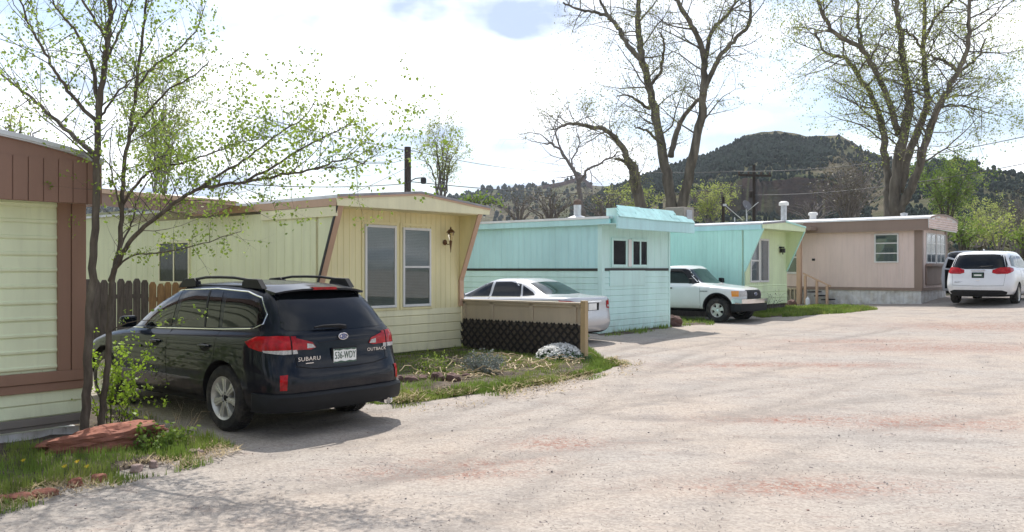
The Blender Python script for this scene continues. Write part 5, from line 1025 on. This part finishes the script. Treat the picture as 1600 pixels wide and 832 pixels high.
# --- big cottonwood right
lw2 = dict(n=5.5, s=.095, off=.08, maxdepth=1, cl=1)
t7 = Tree(31); Y = 41
limbs = [([(1388, 345), (1387, 300), (1386, 260), (1378, 200), (1371, 169), (1348, 128), (1321, 91), (1302, 88), (1287, 78), (1274, 48)], 3, .30, .05),
 ([(1397, 345), (1399, 300), (1403, 255), (1416, 195), (1421, 160), (1415, 120), (1410, 80), (1402, 30), (1396, -30)], -1, .40, .13),
 ([(1404, 212), (1390, 160), (1369, 113), (1347, 78), (1304, 52), (1285, 20), (1272, -20)], -2, .22, .09),
 ([(1405, 300), (1418, 245), (1432, 210), (1449, 160), (1447, 120), (1442, 80), (1444, 30), (1446, -30)], 2, .30, .10),
 ([(1400, 336), (1412, 315), (1424, 292), (1438, 255), (1450, 210), (1466, 168), (1490, 125), (1508, 90), (1513, 50), (1516, -10)], -3, .34, .09),
 ([(1497, 112), (1480, 99), (1466, 92), (1452, 86)], -1, .13, .06), ([(1497, 112), (1515, 100), (1532, 85), (1540, 60)], 0, .11, .04),
 ([(1347, 78), (1342, 40), (1340, 0), (1336, -30)], 1, .12, .06), ([(1371, 169), (1352, 168), (1330, 160), (1312, 150)], -1, .07, .02),
 ([(1442, 75), (1460, 30), (1480, 10), (1500, -10)], -2, .11, .05), ([(1440, 75), (1425, 55), (1412, 45)], -1, .09, .05), ([(1466, 168), (1495, 165), (1530, 172), (1560, 180)], -2, .08, .02), ([(1472, 155), (1510, 148), (1545, 155)], 2, .07, .02), ([(1449, 165), (1460, 145), (1475, 140)], 0, .08, .03), ([(1302, 52), (1270, 45), (1235, 42)], 1, .06, .02)]
for pts, dy_, r0, r1 in limbs:
    s_ = t7.path(limb(Y, pts, dy_), r0*.72, r1*.75, 9, 5, .03); big = r0 > .2
    grow(t7, s_, .26 if big else .22, (1.4, 3.6) if big else (1.2, 2.8), .014, 3, lw2, .28 if big else .15, .0, .9, 4, .42, .6)
t7.done('cottonwood', 'large spreading cottonwood with fresh yellow-green leaves above the pinkish home roof', 'tree', M['bark_big'], M['leaf_willow'])
# --- small vase shaped tree left of centre, others behind the homes
def vase(seed, px, py, Y, hpx, wpx, bark, lm, lf_, ns, name, label, group=None, depth=2, step=.4, r0=.09):
    t = Tree(seed); base = W(px, py, Y); 
    for k in range(ns):
        a = (k+.5)/ns*2-1+t.r.gauss(0, .12); top = W(px+a*wpx*.5, py-hpx*(1-.35*a*a)*t.r.uniform(.85, 1), Y+t.r.uniform(-1, 1)*wpx/F*Y*.4)
        mid = base.lerp(top, .5)+Vector((-(top.x-base.x)*.12, 0, t.r.uniform(0, .6))); s_ = t.path([base+Vector((a*.15, 0, 0)), mid, top], r0, r0*.15, 6, 8, .03)
        grow(t, s_, step, (hpx/F*Y*.10, hpx/F*Y*.28), .016, depth, lf_, .15, .45, .7, 3, .3)
    return t.done(name, label, 'tree', bark, lm, group)
vase(41, 690, 312, 40, 118, 80, M['bark_grey'], M['leaf_willow'], dict(n=11, s=.08, off=.07, maxdepth=1), 13, 'poplar', 'small upright poplar in new leaf, right of the wooden utility pole', r0=.04, step=.3)
vase(42, 250, 330, 24, 240, 110, M['bark_grey'], M['leaf_willow'], dict(n=16, s=.07, off=.06, maxdepth=1), 11, 'poplar', 'yellow-green poplar rising behind the annex roof at left', depth=2, step=.25, r0=.03)
vase(43, 30, 300, 22, 120, 130, M['bark_grey'], M['leaf_willow'], dict(n=7, s=.08, off=.05, maxdepth=1), 8, 'poplar', 'low budding tree showing just above the pale green home roof', depth=2, step=.3, r0=.06)
# shrubs and trees beyond the homes
kinds = [('bare_shrub', 'bark_grey', 'leaf_dull', dict(n=1.2, s=.12, off=.08, maxdepth=1), 'bare purple-grey thicket shrub', 18), ('willow_tree', 'bark_grey', 'leaf_willow', dict(n=9, s=.16, off=.12, maxdepth=1), 'yellow-green budding willow', 8), ('green_tree', 'bark_dark', 'leaf_lime', dict(n=10, s=.17, off=.13, maxdepth=1), 'fresh green leafy tree', 8)]
spots = [(0, 1325, 345, 55, 95, 120, 'between the mint and pinkish home roofs'), (0, 1335, 345, 60, 105, 100, 'just left of the large right cottonwood trunk'), (2, 1480, 350, 70, 110, 120, 'right behind the bowed roof end'), (0, 860, 345, 55, 60, 120, 'left behind the turquoise roof vent'), (0, 945, 345, 60, 55, 110, 'between turquoise vent and short cottonwood'), (1, 985, 345, 70, 60, 110, 'at the foot of the short cottonwood'), (0, 810, 345, 70, 50, 100, 'right of the yellow roof corner'), (2, 745, 335, 45, 35, 80, 'just above the yellow roof corner'), (1, 1110, 350, 80, 70, 90, 'right of the tall cottonwood foot'), (1, 1560, 392, 60, 65, 130, 'behind the white minivan roof'), (2, 1505, 395, 55, 55, 80, 'above the dark car beside the pinkish home'), (0, 1590, 392, 75, 90, 110, 'at the far right edge'), (2, 1600, 395, 50, 40, 70, 'low at the far right edge'), (1, 1530, 385, 95, 75, 140, 'farther off behind the minivan'), (0, 1270, 345, 80, 40, 110, 'behind the galvanised flue of the mint home')]
for i, (k, px, py, Y, h_, w__, wh) in enumerate(spots):
    nm, bk, lm, lf_, lab, ns = kinds[k]; vase(60+i, px, py+8, Y, h_, w__, M[bk], M[lm], lf_, ns, nm, lab+' '+wh, 'shrubs and trees behind the homes', depth=3 if k == 0 else 2, step=.30, r0=.07)
# unseen trees added behind the camera to darken reflections
g3 = [o for o in bpy.data.objects if o.name.startswith('green_tree') and o.type == 'EMPTY'][0]
for i, (x, y) in enumerate([(-14, -14), (-8, -17), (-2, -16), (4, -18), (10, -15), (16, -17), (-20, -8), (22, -10)]):
    c_ = copy_tree(g3); c_.location = (x, y, -.1); c_.rotation_euler = (0, 0, i*1.3); c_.scale = (1.2, 1.2, 1.1); c_['label'] = 'unseen leafy tree added behind the viewer to darken reflections'; c_['group'] = 'added trees darkening reflections'
# far brush band on the flats
br = MB(); rb = random.Random(77)
for k in range(1500):
    Y = rb.uniform(75, 150); px = rb.uniform(-100, 1750); X = (px-800)/F*Y; z = gz(X, Y)-.2; s_ = rb.uniform(.8, 2.6)
    for j in range(7):
        c_ = Vector((X+rb.gauss(0, s_*.7), Y+rb.gauss(0, s_*.5), z+abs(rb.gauss(0, s_*.6))))
        for q in range(5):
            a = Vector((rb.gauss(0, 1), rb.gauss(0, 1), rb.gauss(0, 1)))*.28; d_ = Vector((rb.gauss(0, 1), rb.gauss(0, 1), rb.gauss(0, 1)))*.28; br.add([c_+a, c_+d_, c_-a*.8], [(0, 1, 2)])
            c_ = c_+Vector((rb.gauss(0, .4), rb.gauss(0, .4), rb.gauss(0, .35)))
tag(br.build('brush', mat('brush_leaf', (.12, .13, .05), .9, var=.4, vs=.3, col2=(.16, .13, .10), c2s=.08, c2pos=(.45, .55), spec=.1)), 'low mixed brush filling the flats before the hills', 'brush', kind='stuff')
# ------------------------------------------------ poles and lines
M['pole'] = mat('pole_wood', (.05, .038, .032), .9, var=.3, vs=3, stretch=(6, 6, .5)); M['wire'] = mat('wire', (.06, .06, .065), .5)
def pole(px, ytop, Y, r, label, zlow=.3, arm=None, lean=0):
    a = W(px, ytop, Y); rt = empty('utility_pole', (a.x, a.y, zlow), 0, label, 'utility pole')
    b = MB(); h_ = a.z-zlow; b.tube([(lean, 0, 0), (0, 0, h_)], [r*1.15, r], 12); b.build('post', M['pole'], rt, smooth=True)
    if arm:
        b = MB(); b.box(-arm, arm, -.16, -.05, h_-.75, h_-.62, Matrix.Rotation(R(14), 4, 'Z')); b.build('crossarm', M['pole'], rt)
        for k in (-.9, -.35, .4, .9):
            b = MB(); b.lathe([(0, h_-.62), (.05, h_-.62), (.06, h_-.5), (.03, h_-.44), (0, h_-.44)], Matrix.Translation((k*arm, -.1+k*arm*.22, 0)), 10); b.build('insulator', M['rust'], rt)
    return rt, h_
u1, hu = pole(637, 230, 30, .115, 'leaning-free wooden utility pole rising behind the yellow home roof'.replace('leaning-free ', 'plain '))
b = MB(); b.tube([(0, -.1, hu-1.25), (.30, -.25, hu-1.12), (.52, -.3, hu-1.1)], .02, 6); b.build('lamp_arm', M['wire'], u1)
b = MB(); b.lathe([(0, hu-1.08), (.07, hu-1.09), (.10, hu-1.14), (.10, hu-1.25), (.07, hu-1.31), (0, hu-1.31)], Matrix.Translation((.58, -.3, 0)), 16); b.build('yard_lamp', M['black'], u1)
u2, hu2 = pole(1178, 258, 55, .10, 'dark utility pole with a crossarm, behind the mint home', arm=1.15)
b = MB(); b.lathe([(0, hu2-2.1), (.10, hu2-2.1), (.11, hu2-1.7), (0, hu2-1.65)], Matrix.Translation((-.25, -.2, 0)), 14); b.build('service_box', M['pole'], u2)
pole(1130, 308, 52, .09, 'short reddish brown post left of the crossarm pole')
ds = empty('satellite_dish', tuple(W(1166, 322, 34)), R(-30), 'grey satellite dish on a mast above the mint roof', 'satellite dish')
b = MB(); b.lathe([(0, 0), (.10, .010), (.19, .035), (.225, .055), (.22, .062), (.18, .045), (.09, .018), (0, .008)], Matrix.Rotation(R(62), 4, 'Y') @ Matrix.Rotation(R(25), 4, 'X'), 28); b.build('dish', mat('dish_grey', (.16, .16, .17), .6), ds, smooth=True)
b = MB(); b.tube([(0, 0, 0), (.02, 0, -.5), (.02, 0, -1.0)], .025, 8); b.tube([(.0, 0, -.25), (.5, -.1, .12)], .012, 6); b.build('mast', M['galv'], ds)
ya = empty('aerial', tuple(W(1148, 340, 33)), 0, 'thin metal aerial arm on the mint roof left of the dish', 'aerial'); b = MB(); b.tube([(0, 0, -.3), (0, 0, .0)], .02, 6); b.tube([(.3, 0, -.1), (-.35, .1, .48)], .015, 6); b.box(-.42, -.3, .05, .15, .44, .52); b.build('arm', M['galv'], ya)
def wire(a, b_, sag, label, r=.012):
    pts = [a.lerp(b_, k/24)+Vector((0, 0, -sag*4*(k/24)*(1-k/24))) for k in range(25)]; q = MB(); q.tube(pts, r, 5); tag(q.build('power_line', M['wire']), label, 'power line', 'overhead lines')
wire(W(-60, 40, 27), W(637, 236, 30), .3, 'upper overhead line from the left edge down to the wooden pole', .012)
wire(W(380, 288, 24), W(637, 287, 30), .1, 'lower overhead line ending at the wooden pole from the left', .014)
wire(W(480, 335, 22), W(637, 262, 30), .02, 'steep service line dropping left from the wooden pole to the yellow roof', .01)
wire(W(640, 235, 30), W(900, 268, 52), .25, 'faint line running right from the wooden pole top', .012)
wire(W(640, 284, 30), W(1160, 290, 55), .5, 'low line running right from the wooden pole past the rock outcrop', .016)
wire(W(1150, 268, 55), W(1640, 205, 38), .5, 'upper line climbing right from the crossarm pole', .018)
wire(W(1178, 305, 55), W(1640, 248, 36), .4, 'lower line climbing right from the crossarm pole', .018)
wire(W(1150, 268, 55), W(820, 250, 60), .4, 'line running left from the crossarm through the cottonwood', .014)
# ------------------------------------------------ planting beds
def inpoly(x, y, P):
    c = False; j = len(P)-1
    for i in range(len(P)):
        if (P[i][1] > y) != (P[j][1] > y) and x < (P[j][0]-P[i][0])*(y-P[i][1])/(P[j][1]-P[i][1])+P[i][0]: c = not c
        j = i
    return c
def bed(poly, name, m, hgt=.05, st=.06):
    xs = [p[0] for p in poly]; ys = [p[1] for p in poly]; nx_ = int((max(xs)-min(xs))/st)+1; ny_ = int((max(ys)-min(ys))/st)+1; idx = {}; b = MB()
    def edge(x, y):
        return min((Vector((x, y))-Vector(a)).length if (l := (Vector(c)-Vector(a)).length) < 1e-6 else (Vector((x, y))-(Vector(a)+(Vector(c)-Vector(a))*max(0, min(1, (Vector((x, y))-Vector(a)).dot(Vector(c)-Vector(a))/l/l)))).length for a, c in zip(poly, poly[1:]+poly[:1]))
    def vtx(i, j):
        if (i, j) not in idx:
            x = min(xs)+i*st; y = min(ys)+j*st; ins = inpoly(x, y, poly); e = edge(x, y) if ins else 0; e += .08*noise.noise(Vector((x*3, y*3, 1)))
            idx[(i, j)] = len(b.v); b.v.append((x, y, gz(x, y)-.035+(.03+hgt+.03*noise.noise(Vector((x*4, y*4, 2))))*sst(0, .3, e) if ins else gz(x, y)-.035))
        return idx[(i, j)]
    for i in range(nx_):
        for j in range(ny_):
            if inpoly(min(xs)+(i+.5)*st, min(ys)+(j+.5)*st, poly): b.f.append((vtx(i, j), vtx(i+1, j), vtx(i+1, j+1), vtx(i, j+1)))
    return tag(b.build(name, m, smooth=True, sharp=180), kind='structure')
soil = mat('soil', (.075, .055, .04), .95, var=.3, vs=8, bump=.8, bs=25, col2=(.14, .11, .08), c2s=5)
def P2(l): return [tuple(G(a, b_)[:2]) for a, b_ in l]
pl1 = P2([(-120, 800), (0, 782), (90, 762), (190, 742), (300, 716), (352, 698), (345, 682), (290, 672), (250, 655), (200, 640), (-60, 645)])
pl2 = P2([(556, 612), (590, 626), (640, 622), (720, 614), (790, 606), (850, 598), (920, 586), (950, 572), (938, 560), (922, 548), (905, 538), (745, 538), (600, 552)])
pl3 = P2([(1150, 490), (1190, 497), (1250, 495), (1320, 490), (1372, 484), (1330, 480), (1270, 480), (1210, 484)])
pl4 = P2([(918, 528), (1000, 522), (1065, 510), (1120, 508), (1100, 500), (1050, 497), (1000, 508), (930, 516)])
bed(pl1, 'soil', soil, .05); bed(pl2, 'soil', soil, .07, .08); bed(pl3, 'soil', soil, .03, .1); bed(pl4, 'soil', soil, .03, .1)
def grass(polys, name, m, label, seed, hmul=1., wmul=1., lay=0., bedh=.03, jit=.0):
    r_ = random.Random(seed); b = MB()
    for poly, n, h0, h1, th in polys:
        xs = [p[0] for p in poly]; ys = [p[1] for p in poly]; k = 0; tr_ = 0
        while k < n and tr_ < n*30:
            tr_ += 1; x = r_.uniform(min(xs), max(xs)); y = r_.uniform(min(ys), max(ys))
            if not inpoly(x, y, poly) or noise.noise(Vector((x*1.7, y*1.7, seed))) < th: continue
            k += 1; z = gz(x, y)+bedh*.5; h_ = r_.uniform(h0, h1)*hmul*(1+.5*noise.noise(Vector((x*2.5, y*2.5, 4)))); a = r_.random()*6.283; w_ = r_.uniform(.0025, .005)*wmul*max(1, y/7.5)
            le = r_.gauss(0, .28)+lay; dx_, dy_ = math.cos(a), math.sin(a); c1 = Vector((x, y, z-.02)); c2_ = c1+Vector((dx_*le*h_*.4, dy_*le*h_*.4, h_*.6*(1-min(.85, lay)))); c3 = c1+Vector((dx_*le*h_*1.1, dy_*le*h_*1.1, h_*(1-min(.95, lay))+.02)); s_ = Vector((-dy_, dx_, 0))*w_
            b.add([c1-s_, c1+s_, c2_+s_*.8, c2_-s_*.8, c3], [(0, 1, 2, 3), (3, 2, 4)])
    return tag(b.build(name, m), label, 'grass', kind='stuff')
gr = mat('grass_blade', (.21, .31, .06), .6, var=.3, vs=1.5, col2=(.30, .34, .09), c2s=1.2, trans=.4, spec=.2); strawm = mat('straw', (.42, .33, .19), .8, var=.25, vs=4, col2=(.30, .23, .14), c2s=3, spec=.2)
pl2f = P2([(560, 624), (590, 634), (640, 630), (720, 620), (800, 610), (870, 598), (940, 582), (972, 570), (955, 562), (880, 575), (800, 590), (700, 604), (610, 608)])
pl1g = P2([(-120, 800), (0, 782), (90, 762), (190, 742), (300, 716), (352, 698), (330, 690), (200, 690), (120, 702), (-60, 712)]); pl1e = P2([(-120, 830), (0, 806), (100, 782), (200, 757), (320, 728), (395, 702), (352, 694), (300, 712), (190, 738), (90, 758), (0, 778), (-120, 796)]); pl2e = P2([(556, 634), (590, 640), (640, 637), (720, 629), (800, 618), (870, 607), (940, 591), (990, 572), (965, 558), (940, 578), (870, 592), (800, 604), (720, 613), (640, 622)])
grass([(pl1e, 1300, .02, .07, .0), (pl2e, 900, .01, .035, .12), (pl1, 2500, .02, .06, -.2), (pl1g, 9000, .04, .13, -.2), (pl2, 46000, .03, .11, -.35), (pl2f, 16000, .02, .06, -.5), (pl3, 12000, .05, .12, -.4), (pl4, 1800, .04, .12, -.1)], 'grass', gr, 'fresh green grass growing in the planting beds along the homes', 5)
pls = P2([(640, 598), (720, 604), (820, 590), (920, 575), (900, 562), (760, 566), (660, 572)])
grass([(pls, 4500, .10, .30, -.3), (pl2e, 700, .02, .12, -.1), (P2([(556, 648), (640, 650), (720, 642), (820, 628), (900, 612), (1000, 585), (1010, 565), (950, 572), (870, 598), (720, 622), (560, 634)]), 350, .02, .10, -.1), (pl2f, 1500, .06, .3, -.1), (pl1, 600, .06, .2, .1), (P2([(-100, 830), (100, 780), (250, 750), (380, 708), (350, 690), (200, 730), (0, 775)]), 1300, .03, .12, -.2), (pl3, 300, .1, .2, 0)], 'straw', strawm, 'dry straw and dead stalks lying in the planting beds', 6, lay=.85, wmul=1.3, bedh=.09)
sc = MB(); r_ = random.Random(61); k = 0                # long curled dead stalks heaped in the middle bed
while k < 190:
    x = r_.uniform(-2.2, 1.3); y = r_.uniform(12, 16.5)
    if not inpoly(x, y, pls) or noise.noise(Vector((x*1.2, y*1.2, 3))) < -.25: continue
    k += 1; z = gz(x, y)+r_.uniform(.03, .17); a = r_.random()*6.283; p = Vector((x, y, z)); tn = r_.gauss(0, .9); pts = [p.copy()]
    for q in range(7): a += tn*.35; p = p+Vector((math.cos(a)*.055, math.sin(a)*.055, r_.gauss(0, .022)-.006)); pts.append(p.copy())
    sc.tube(pts, [.009, .010, .010, .009, .008, .007, .005, .004], 4)
tag(sc.build('dead_stalks', mat('stalk', (.60, .47, .29), .7, var=.25, vs=5)), 'heap of pale curled dead stalks in the middle bed before the lattice', 'dead stalks', kind='stuff')
# stones, boulder
rockm = mat('sandstone', (.30, .115, .075), .9, var=.25, vs=6, bump=.7, bs=14, col2=(.20, .085, .06), c2s=4, stretch=(1, 1, 2.5)); rock2 = mat('brown_rock', (.13, .075, .065), .9, var=.25, vs=8, bump=.6, bs=20)
def rock(name, c, sx_, sy_, sz_, rz, m, label, cat, seed, sub=4, group=None, flat=.0, tilt=0):
    bm = bmesh.new(); bmesh.ops.create_icosphere(bm, subdivisions=sub, radius=1)
    for v in bm.verts:
        p = v.co.copy(); q = p.normalized(); k = 1+.30*noise.noise(q*1.6+Vector((seed, 0, 0)))+.12*noise.noise(q*4+Vector((0, seed, 0)))+.04*noise.noise(q*11)
        mxx = max(abs(q.x), abs(q.y), abs(q.z)); q = q*k*(.55+.45/mxx*.75)
        q.z = round(q.z*5)/5*.35+q.z*.65; v.co = Vector((q.x*sx_, q.y*sy_, q.z*sz_+q.x*tilt))
    me = bpy.data.meshes.new(name); bm.to_mesh(me); bm.free(); me.materials.append(m); me.shade_smooth(); me.set_sharp_from_angle(angle=R(28)); o = bpy.data.objects.new(name, me); COL.objects.link(o); o.location = c; o.rotation_euler = (0, 0, rz)
    return tag(o, label, cat, group)
c = G(150, 712); rock('boulder', (c.x, c.y+.12, c.z+.10), .60, .24, .155, R(22), rockm, 'long flat red sandstone boulder in the grass below the young elms', 'boulder', 3.3, 5, tilt=.07)
for i, (px, py, sx_, sz_, lab) in enumerate([(25, 782, .14, .05, 'flat dark red edging slab nearest the lower left corner'), (68, 775, .12, .05, 'flat reddish edging slab right of the corner slab'), (118, 760, .07, .06, 'small pinkish edging stone below the boulder middle'), (155, 753, .085, .06, 'pinkish edging stone below the boulder right half'), (213, 736, .08, .055, 'pale edging stone half sunk in straw right of the boulder'), (240, 730, .06, .06, 'small pale stone touching the half sunk edging stone'), (306, 711, .10, .06, 'grey-pink stone at the tip of the left bed')]):
    c = G(px, py); rock('edging_stone', (c.x, c.y, c.z+.01), sx_, sx_*.65, sz_, R(15+i*20), rockm if i < 4 else mat('pale_stone', (.33, .24, .21), .9, var=.25, vs=8, bump=.4), lab, 'stone', 10+i, 3, 'edging stones of the left bed')
for i, (px, py, sx_, lab) in enumerate([(641, 604, .13, 'brown bed stone nearest the dark wagon'), (661, 600, .10, 'small brown bed stone second from the wagon'), (683, 600, .16, 'largest brown bed stone with a flat top'), (708, 601, .14, 'wedge-shaped brown bed stone right of the largest'), (729, 597, .09, 'low brown bed stone at the right end of the row'), (619, 604, .13, 'shaded brown bed stone partly behind the wagon bumper')]):
    c = G(px, py); rock('edging_stone', (c.x, c.y, c.z+.05), sx_, sx_*.7, sx_*.85, R(30+i*35), rock2, lab, 'stone', 30+i, 3, 'edging stones of the middle bed')
c = G(1052, 511); rock('boulder', (c.x, c.y+.2, c.z+.12), .28, .22, .2, 0, rock2, 'dark rounded rock at the turquoise home corner by the pickup', 'boulder', 50, 4)
for i, (px, py, sx_) in enumerate([(1212, 481, .3), (1226, 480, .22), (1198, 483, .2), (1240, 479, .18)]):
    c = G(px, py); rock('edging_stone', (c.x, c.y+.2, c.z+.08), sx_, .2, .16, 0, rock2, ['long dark stone under the mint home window', 'dark stone below the mint home right fin', 'dark stone nearest the pickup tyre by the mint home', 'dark stone at the porch deck foot'][i], 'stone', 60+i, 3, 'stones before the mint home')
# plants
def stemplant(name, px, py, n, h_, spread, m_stem, m_leaf, leaf, label, seed, depth=1, up=.3, cat='shrub', r=.005):
    t = Tree(seed); c = G(px, py)
    for k in range(n):
        a = t.r.random()*6.283; q = t.r.random()**.5*spread*.5; t.twig(c+Vector((math.cos(a)*q, math.sin(a)*q, -.02)), (math.cos(a)*q*2.2/spread*.8, math.sin(a)*q*2.2/spread*.8, 1), h_*t.r.uniform(.6, 1.1), r, depth, leaf, up, .6, 3, h_/5)
    return t.done(name, label, cat, m_stem, m_leaf, base=tuple(c))
lav = mat('lavender_leaf', (.20, .23, .21), .8, var=.2, vs=8, trans=.15)
stemplant('lavender', 757, 588, 60, .33, .34, M['bark_grey'], lav, dict(n=55, s=.035, off=.008, maxdepth=1), 'grey-green lavender bush in the middle of the bed before the lattice', 71)
stemplant('garden_shrub', 672, 588, 45, .30, .42, M['bark_grey'], M['leaf_fresh'], dict(n=28, s=.03, off=.01, maxdepth=1), 'small twiggy green shrub behind the brown bed stones', 72)
stemplant('dead_shrub', 560, 0+660, 0, .2, .2, M['bark_grey'], lav, None, 'x', 73) if 0 else None
stemplant('weed', 250, 706, 40, .22, .34, M['bark_dark'], M['leaf_lime'], dict(n=45, s=.05, off=.01, maxdepth=1), 'leafy green weed clump at the right end of the boulder', 74, cat='weed')
stemplant('dead_stalks', 268, 690, 9, .34, .22, strawm, strawm, None, 'dry upright dead stalks beside the weed clump', 75, cat='weed', r=.004)
stemplant('dead_vine', 988, 508, 9, .95, .55, M['bark_grey'], M['leaf_dull'], dict(n=5, s=.03, off=.02, maxdepth=1), 'bare dead vine against the turquoise lap siding', 76, depth=2, cat='vine', r=.010)
stemplant('dead_shrub', 1200, 487, 8, .8, .4, M['bark_grey'], M['leaf_dull'], dict(n=4, s=.04, off=.02, maxdepth=1), 'bare reddish twig shrub before the mint home window', 77, depth=2, r=.010)
t = Tree(78); c = G(880, 566)                         # candytuft in flower
for k in range(1600):
    a = t.r.random()*6.283; q = t.r.random()**.5; x = math.cos(a)*q*.50; y = math.sin(a)*q*.34; z = .26*(1-q*q)**.5+.03; t.leaf(c+Vector((x, y, z*t.r.uniform(.4, .95))), .05)
rt = empty('candytuft', tuple(c), 0, 'low mound of white flowering candytuft at the foot of the wooden post', 'flowers'); t.l.v = [(x-c.x, y-c.y, z-c.z) for x, y, z in t.l.v]; t.l.build('foliage', mat('candytuft_leaf', (.11, .20, .07), .6, var=.3, vs=10, trans=.35), rt)
b = MB()
for k in range(1500):
    a = t.r.random()*6.283; q = t.r.random()**.6; x = math.cos(a)*q*.44-.05; y = math.sin(a)*q*.31; z = .26*(1-q*q)**.5+.055+t.r.gauss(0, .008); r_ = t.r.uniform(.016, .028)
    nv = Vector((x*.8+t.r.gauss(0, .2), y*.8+t.r.gauss(0, .2), .5)).normalized(); Mq = Matrix.Translation((x, y, z)) @ nv.to_track_quat('Z', 'Y').to_matrix().to_4x4(); b.lathe([(0, .006), (r_, 0)], Mq, 6)
b.build('blossoms', mat('white_petals', (.86, .86, .84), .6, var=.05, trans=.35), rt)
yel = mat('dandelion_yellow', (.80, .58, .02), .6, var=.1)
for i, (px, py) in enumerate([(37, 738), (101, 752), (121, 748), (136, 748), (257, 702)]):
    c = G(px, py); rt = empty('dandelion', tuple(c), 0, ['lone dandelion bloom at far left of the bed', 'leftmost of three close dandelion blooms below the boulder', 'tallest middle dandelion of the three below the boulder', 'rightmost of three close dandelions below the boulder', 'dandelion bloom in the weed clump right of the boulder'][i], 'dandelion', 'dandelions in the left bed')
    hh_ = .10+.02*(i % 3); b = MB(); b.tube([(0, 0, 0), (.004, 0, hh_*.5), (0, 0, hh_)], .0025, 5); b.build('stem', gr, rt)
    b = MB(); T = Matrix.Translation((0, 0, hh_)) @ Matrix.Rotation(R(35), 4, 'X')
    for k in range(26):
        a = k*2.4; r_ = .004+.017*(k/26); b.add([T @ Vector((0, 0, 0)), T @ Vector((r_*math.cos(a-.15), r_*math.sin(a-.15), .007)), T @ Vector((r_*1.15*math.cos(a), r_*1.15*math.sin(a), .006)), T @ Vector((r_*math.cos(a+.15), r_*math.sin(a+.15), .007))], [(0, 1, 2, 3)])
    b.build('flower_head', yel, rt)
# loose gravel
gp = MB(); rg = random.Random(9)
for k in range(9000):
    Y = 5.4+(rg.random()**1.7)*17; X = rg.uniform(-.62, .64)*Y; s_ = rg.uniform(.0025, .006)*(2.2 if rg.random() < .03 else 1)*(1+.03*Y)
    if inpoly(X, Y, pl1) or inpoly(X, Y, pl2): continue
    a = rg.random()*6.283; ca, sa = math.cos(a), math.sin(a); z = gz(X, Y)+s_*.15; vsx = []
    for u, v_ in ((1, .1), (.3, .9), (-.8, .5), (-.7, -.6), (.4, -.8)): u *= s_*rg.uniform(.8, 1.2); v_ *= s_*rg.uniform(.6, 1.); vsx.append((X+u*ca-v_*sa, Y+u*sa+v_*ca, z))
    o_ = len(gp.v); gp.v += [(x, y, q-s_*.3) for x, y, q in vsx]+[(X+(x-X)*.6, Y+(y-Y)*.6, q+s_*.45) for x, y, q in vsx]
    gp.f += [(o_+i, o_+(i+1) % 5, o_+5+(i+1) % 5, o_+5+i) for i in range(5)]+[(o_+5, o_+6, o_+7, o_+8, o_+9)]
tag(gp.build('gravel', mat('gravel_stones', (.38, .345, .32), .9, var=.4, vs=45, col2=(.24, .14, .115), c2s=18, c2pos=(.5, .62))), 'loose pebbles strewn over the pale gravel lane', 'gravel', kind='stuff')

# ------------------------------------------------ air between the viewer and the far hills
hz_ = MB(); hz_.box(-1750, 1750, -400, 2800, -4, 120); hzm = bpy.data.materials.new('haze'); hzm.use_nodes = True; N = hzm.node_tree.nodes; N.remove(N['Principled BSDF'])
pv = N.new('ShaderNodeVolumePrincipled'); pv.inputs['Color'].default_value = (.80, .86, .95, 1); pv.inputs['Density'].default_value = .00022; pv.inputs['Anisotropy'].default_value = .3
hzm.node_tree.links.new(pv.outputs[0], N['Material Output'].inputs['Volume']); tag(hz_.build('haze', hzm), kind='stuff')
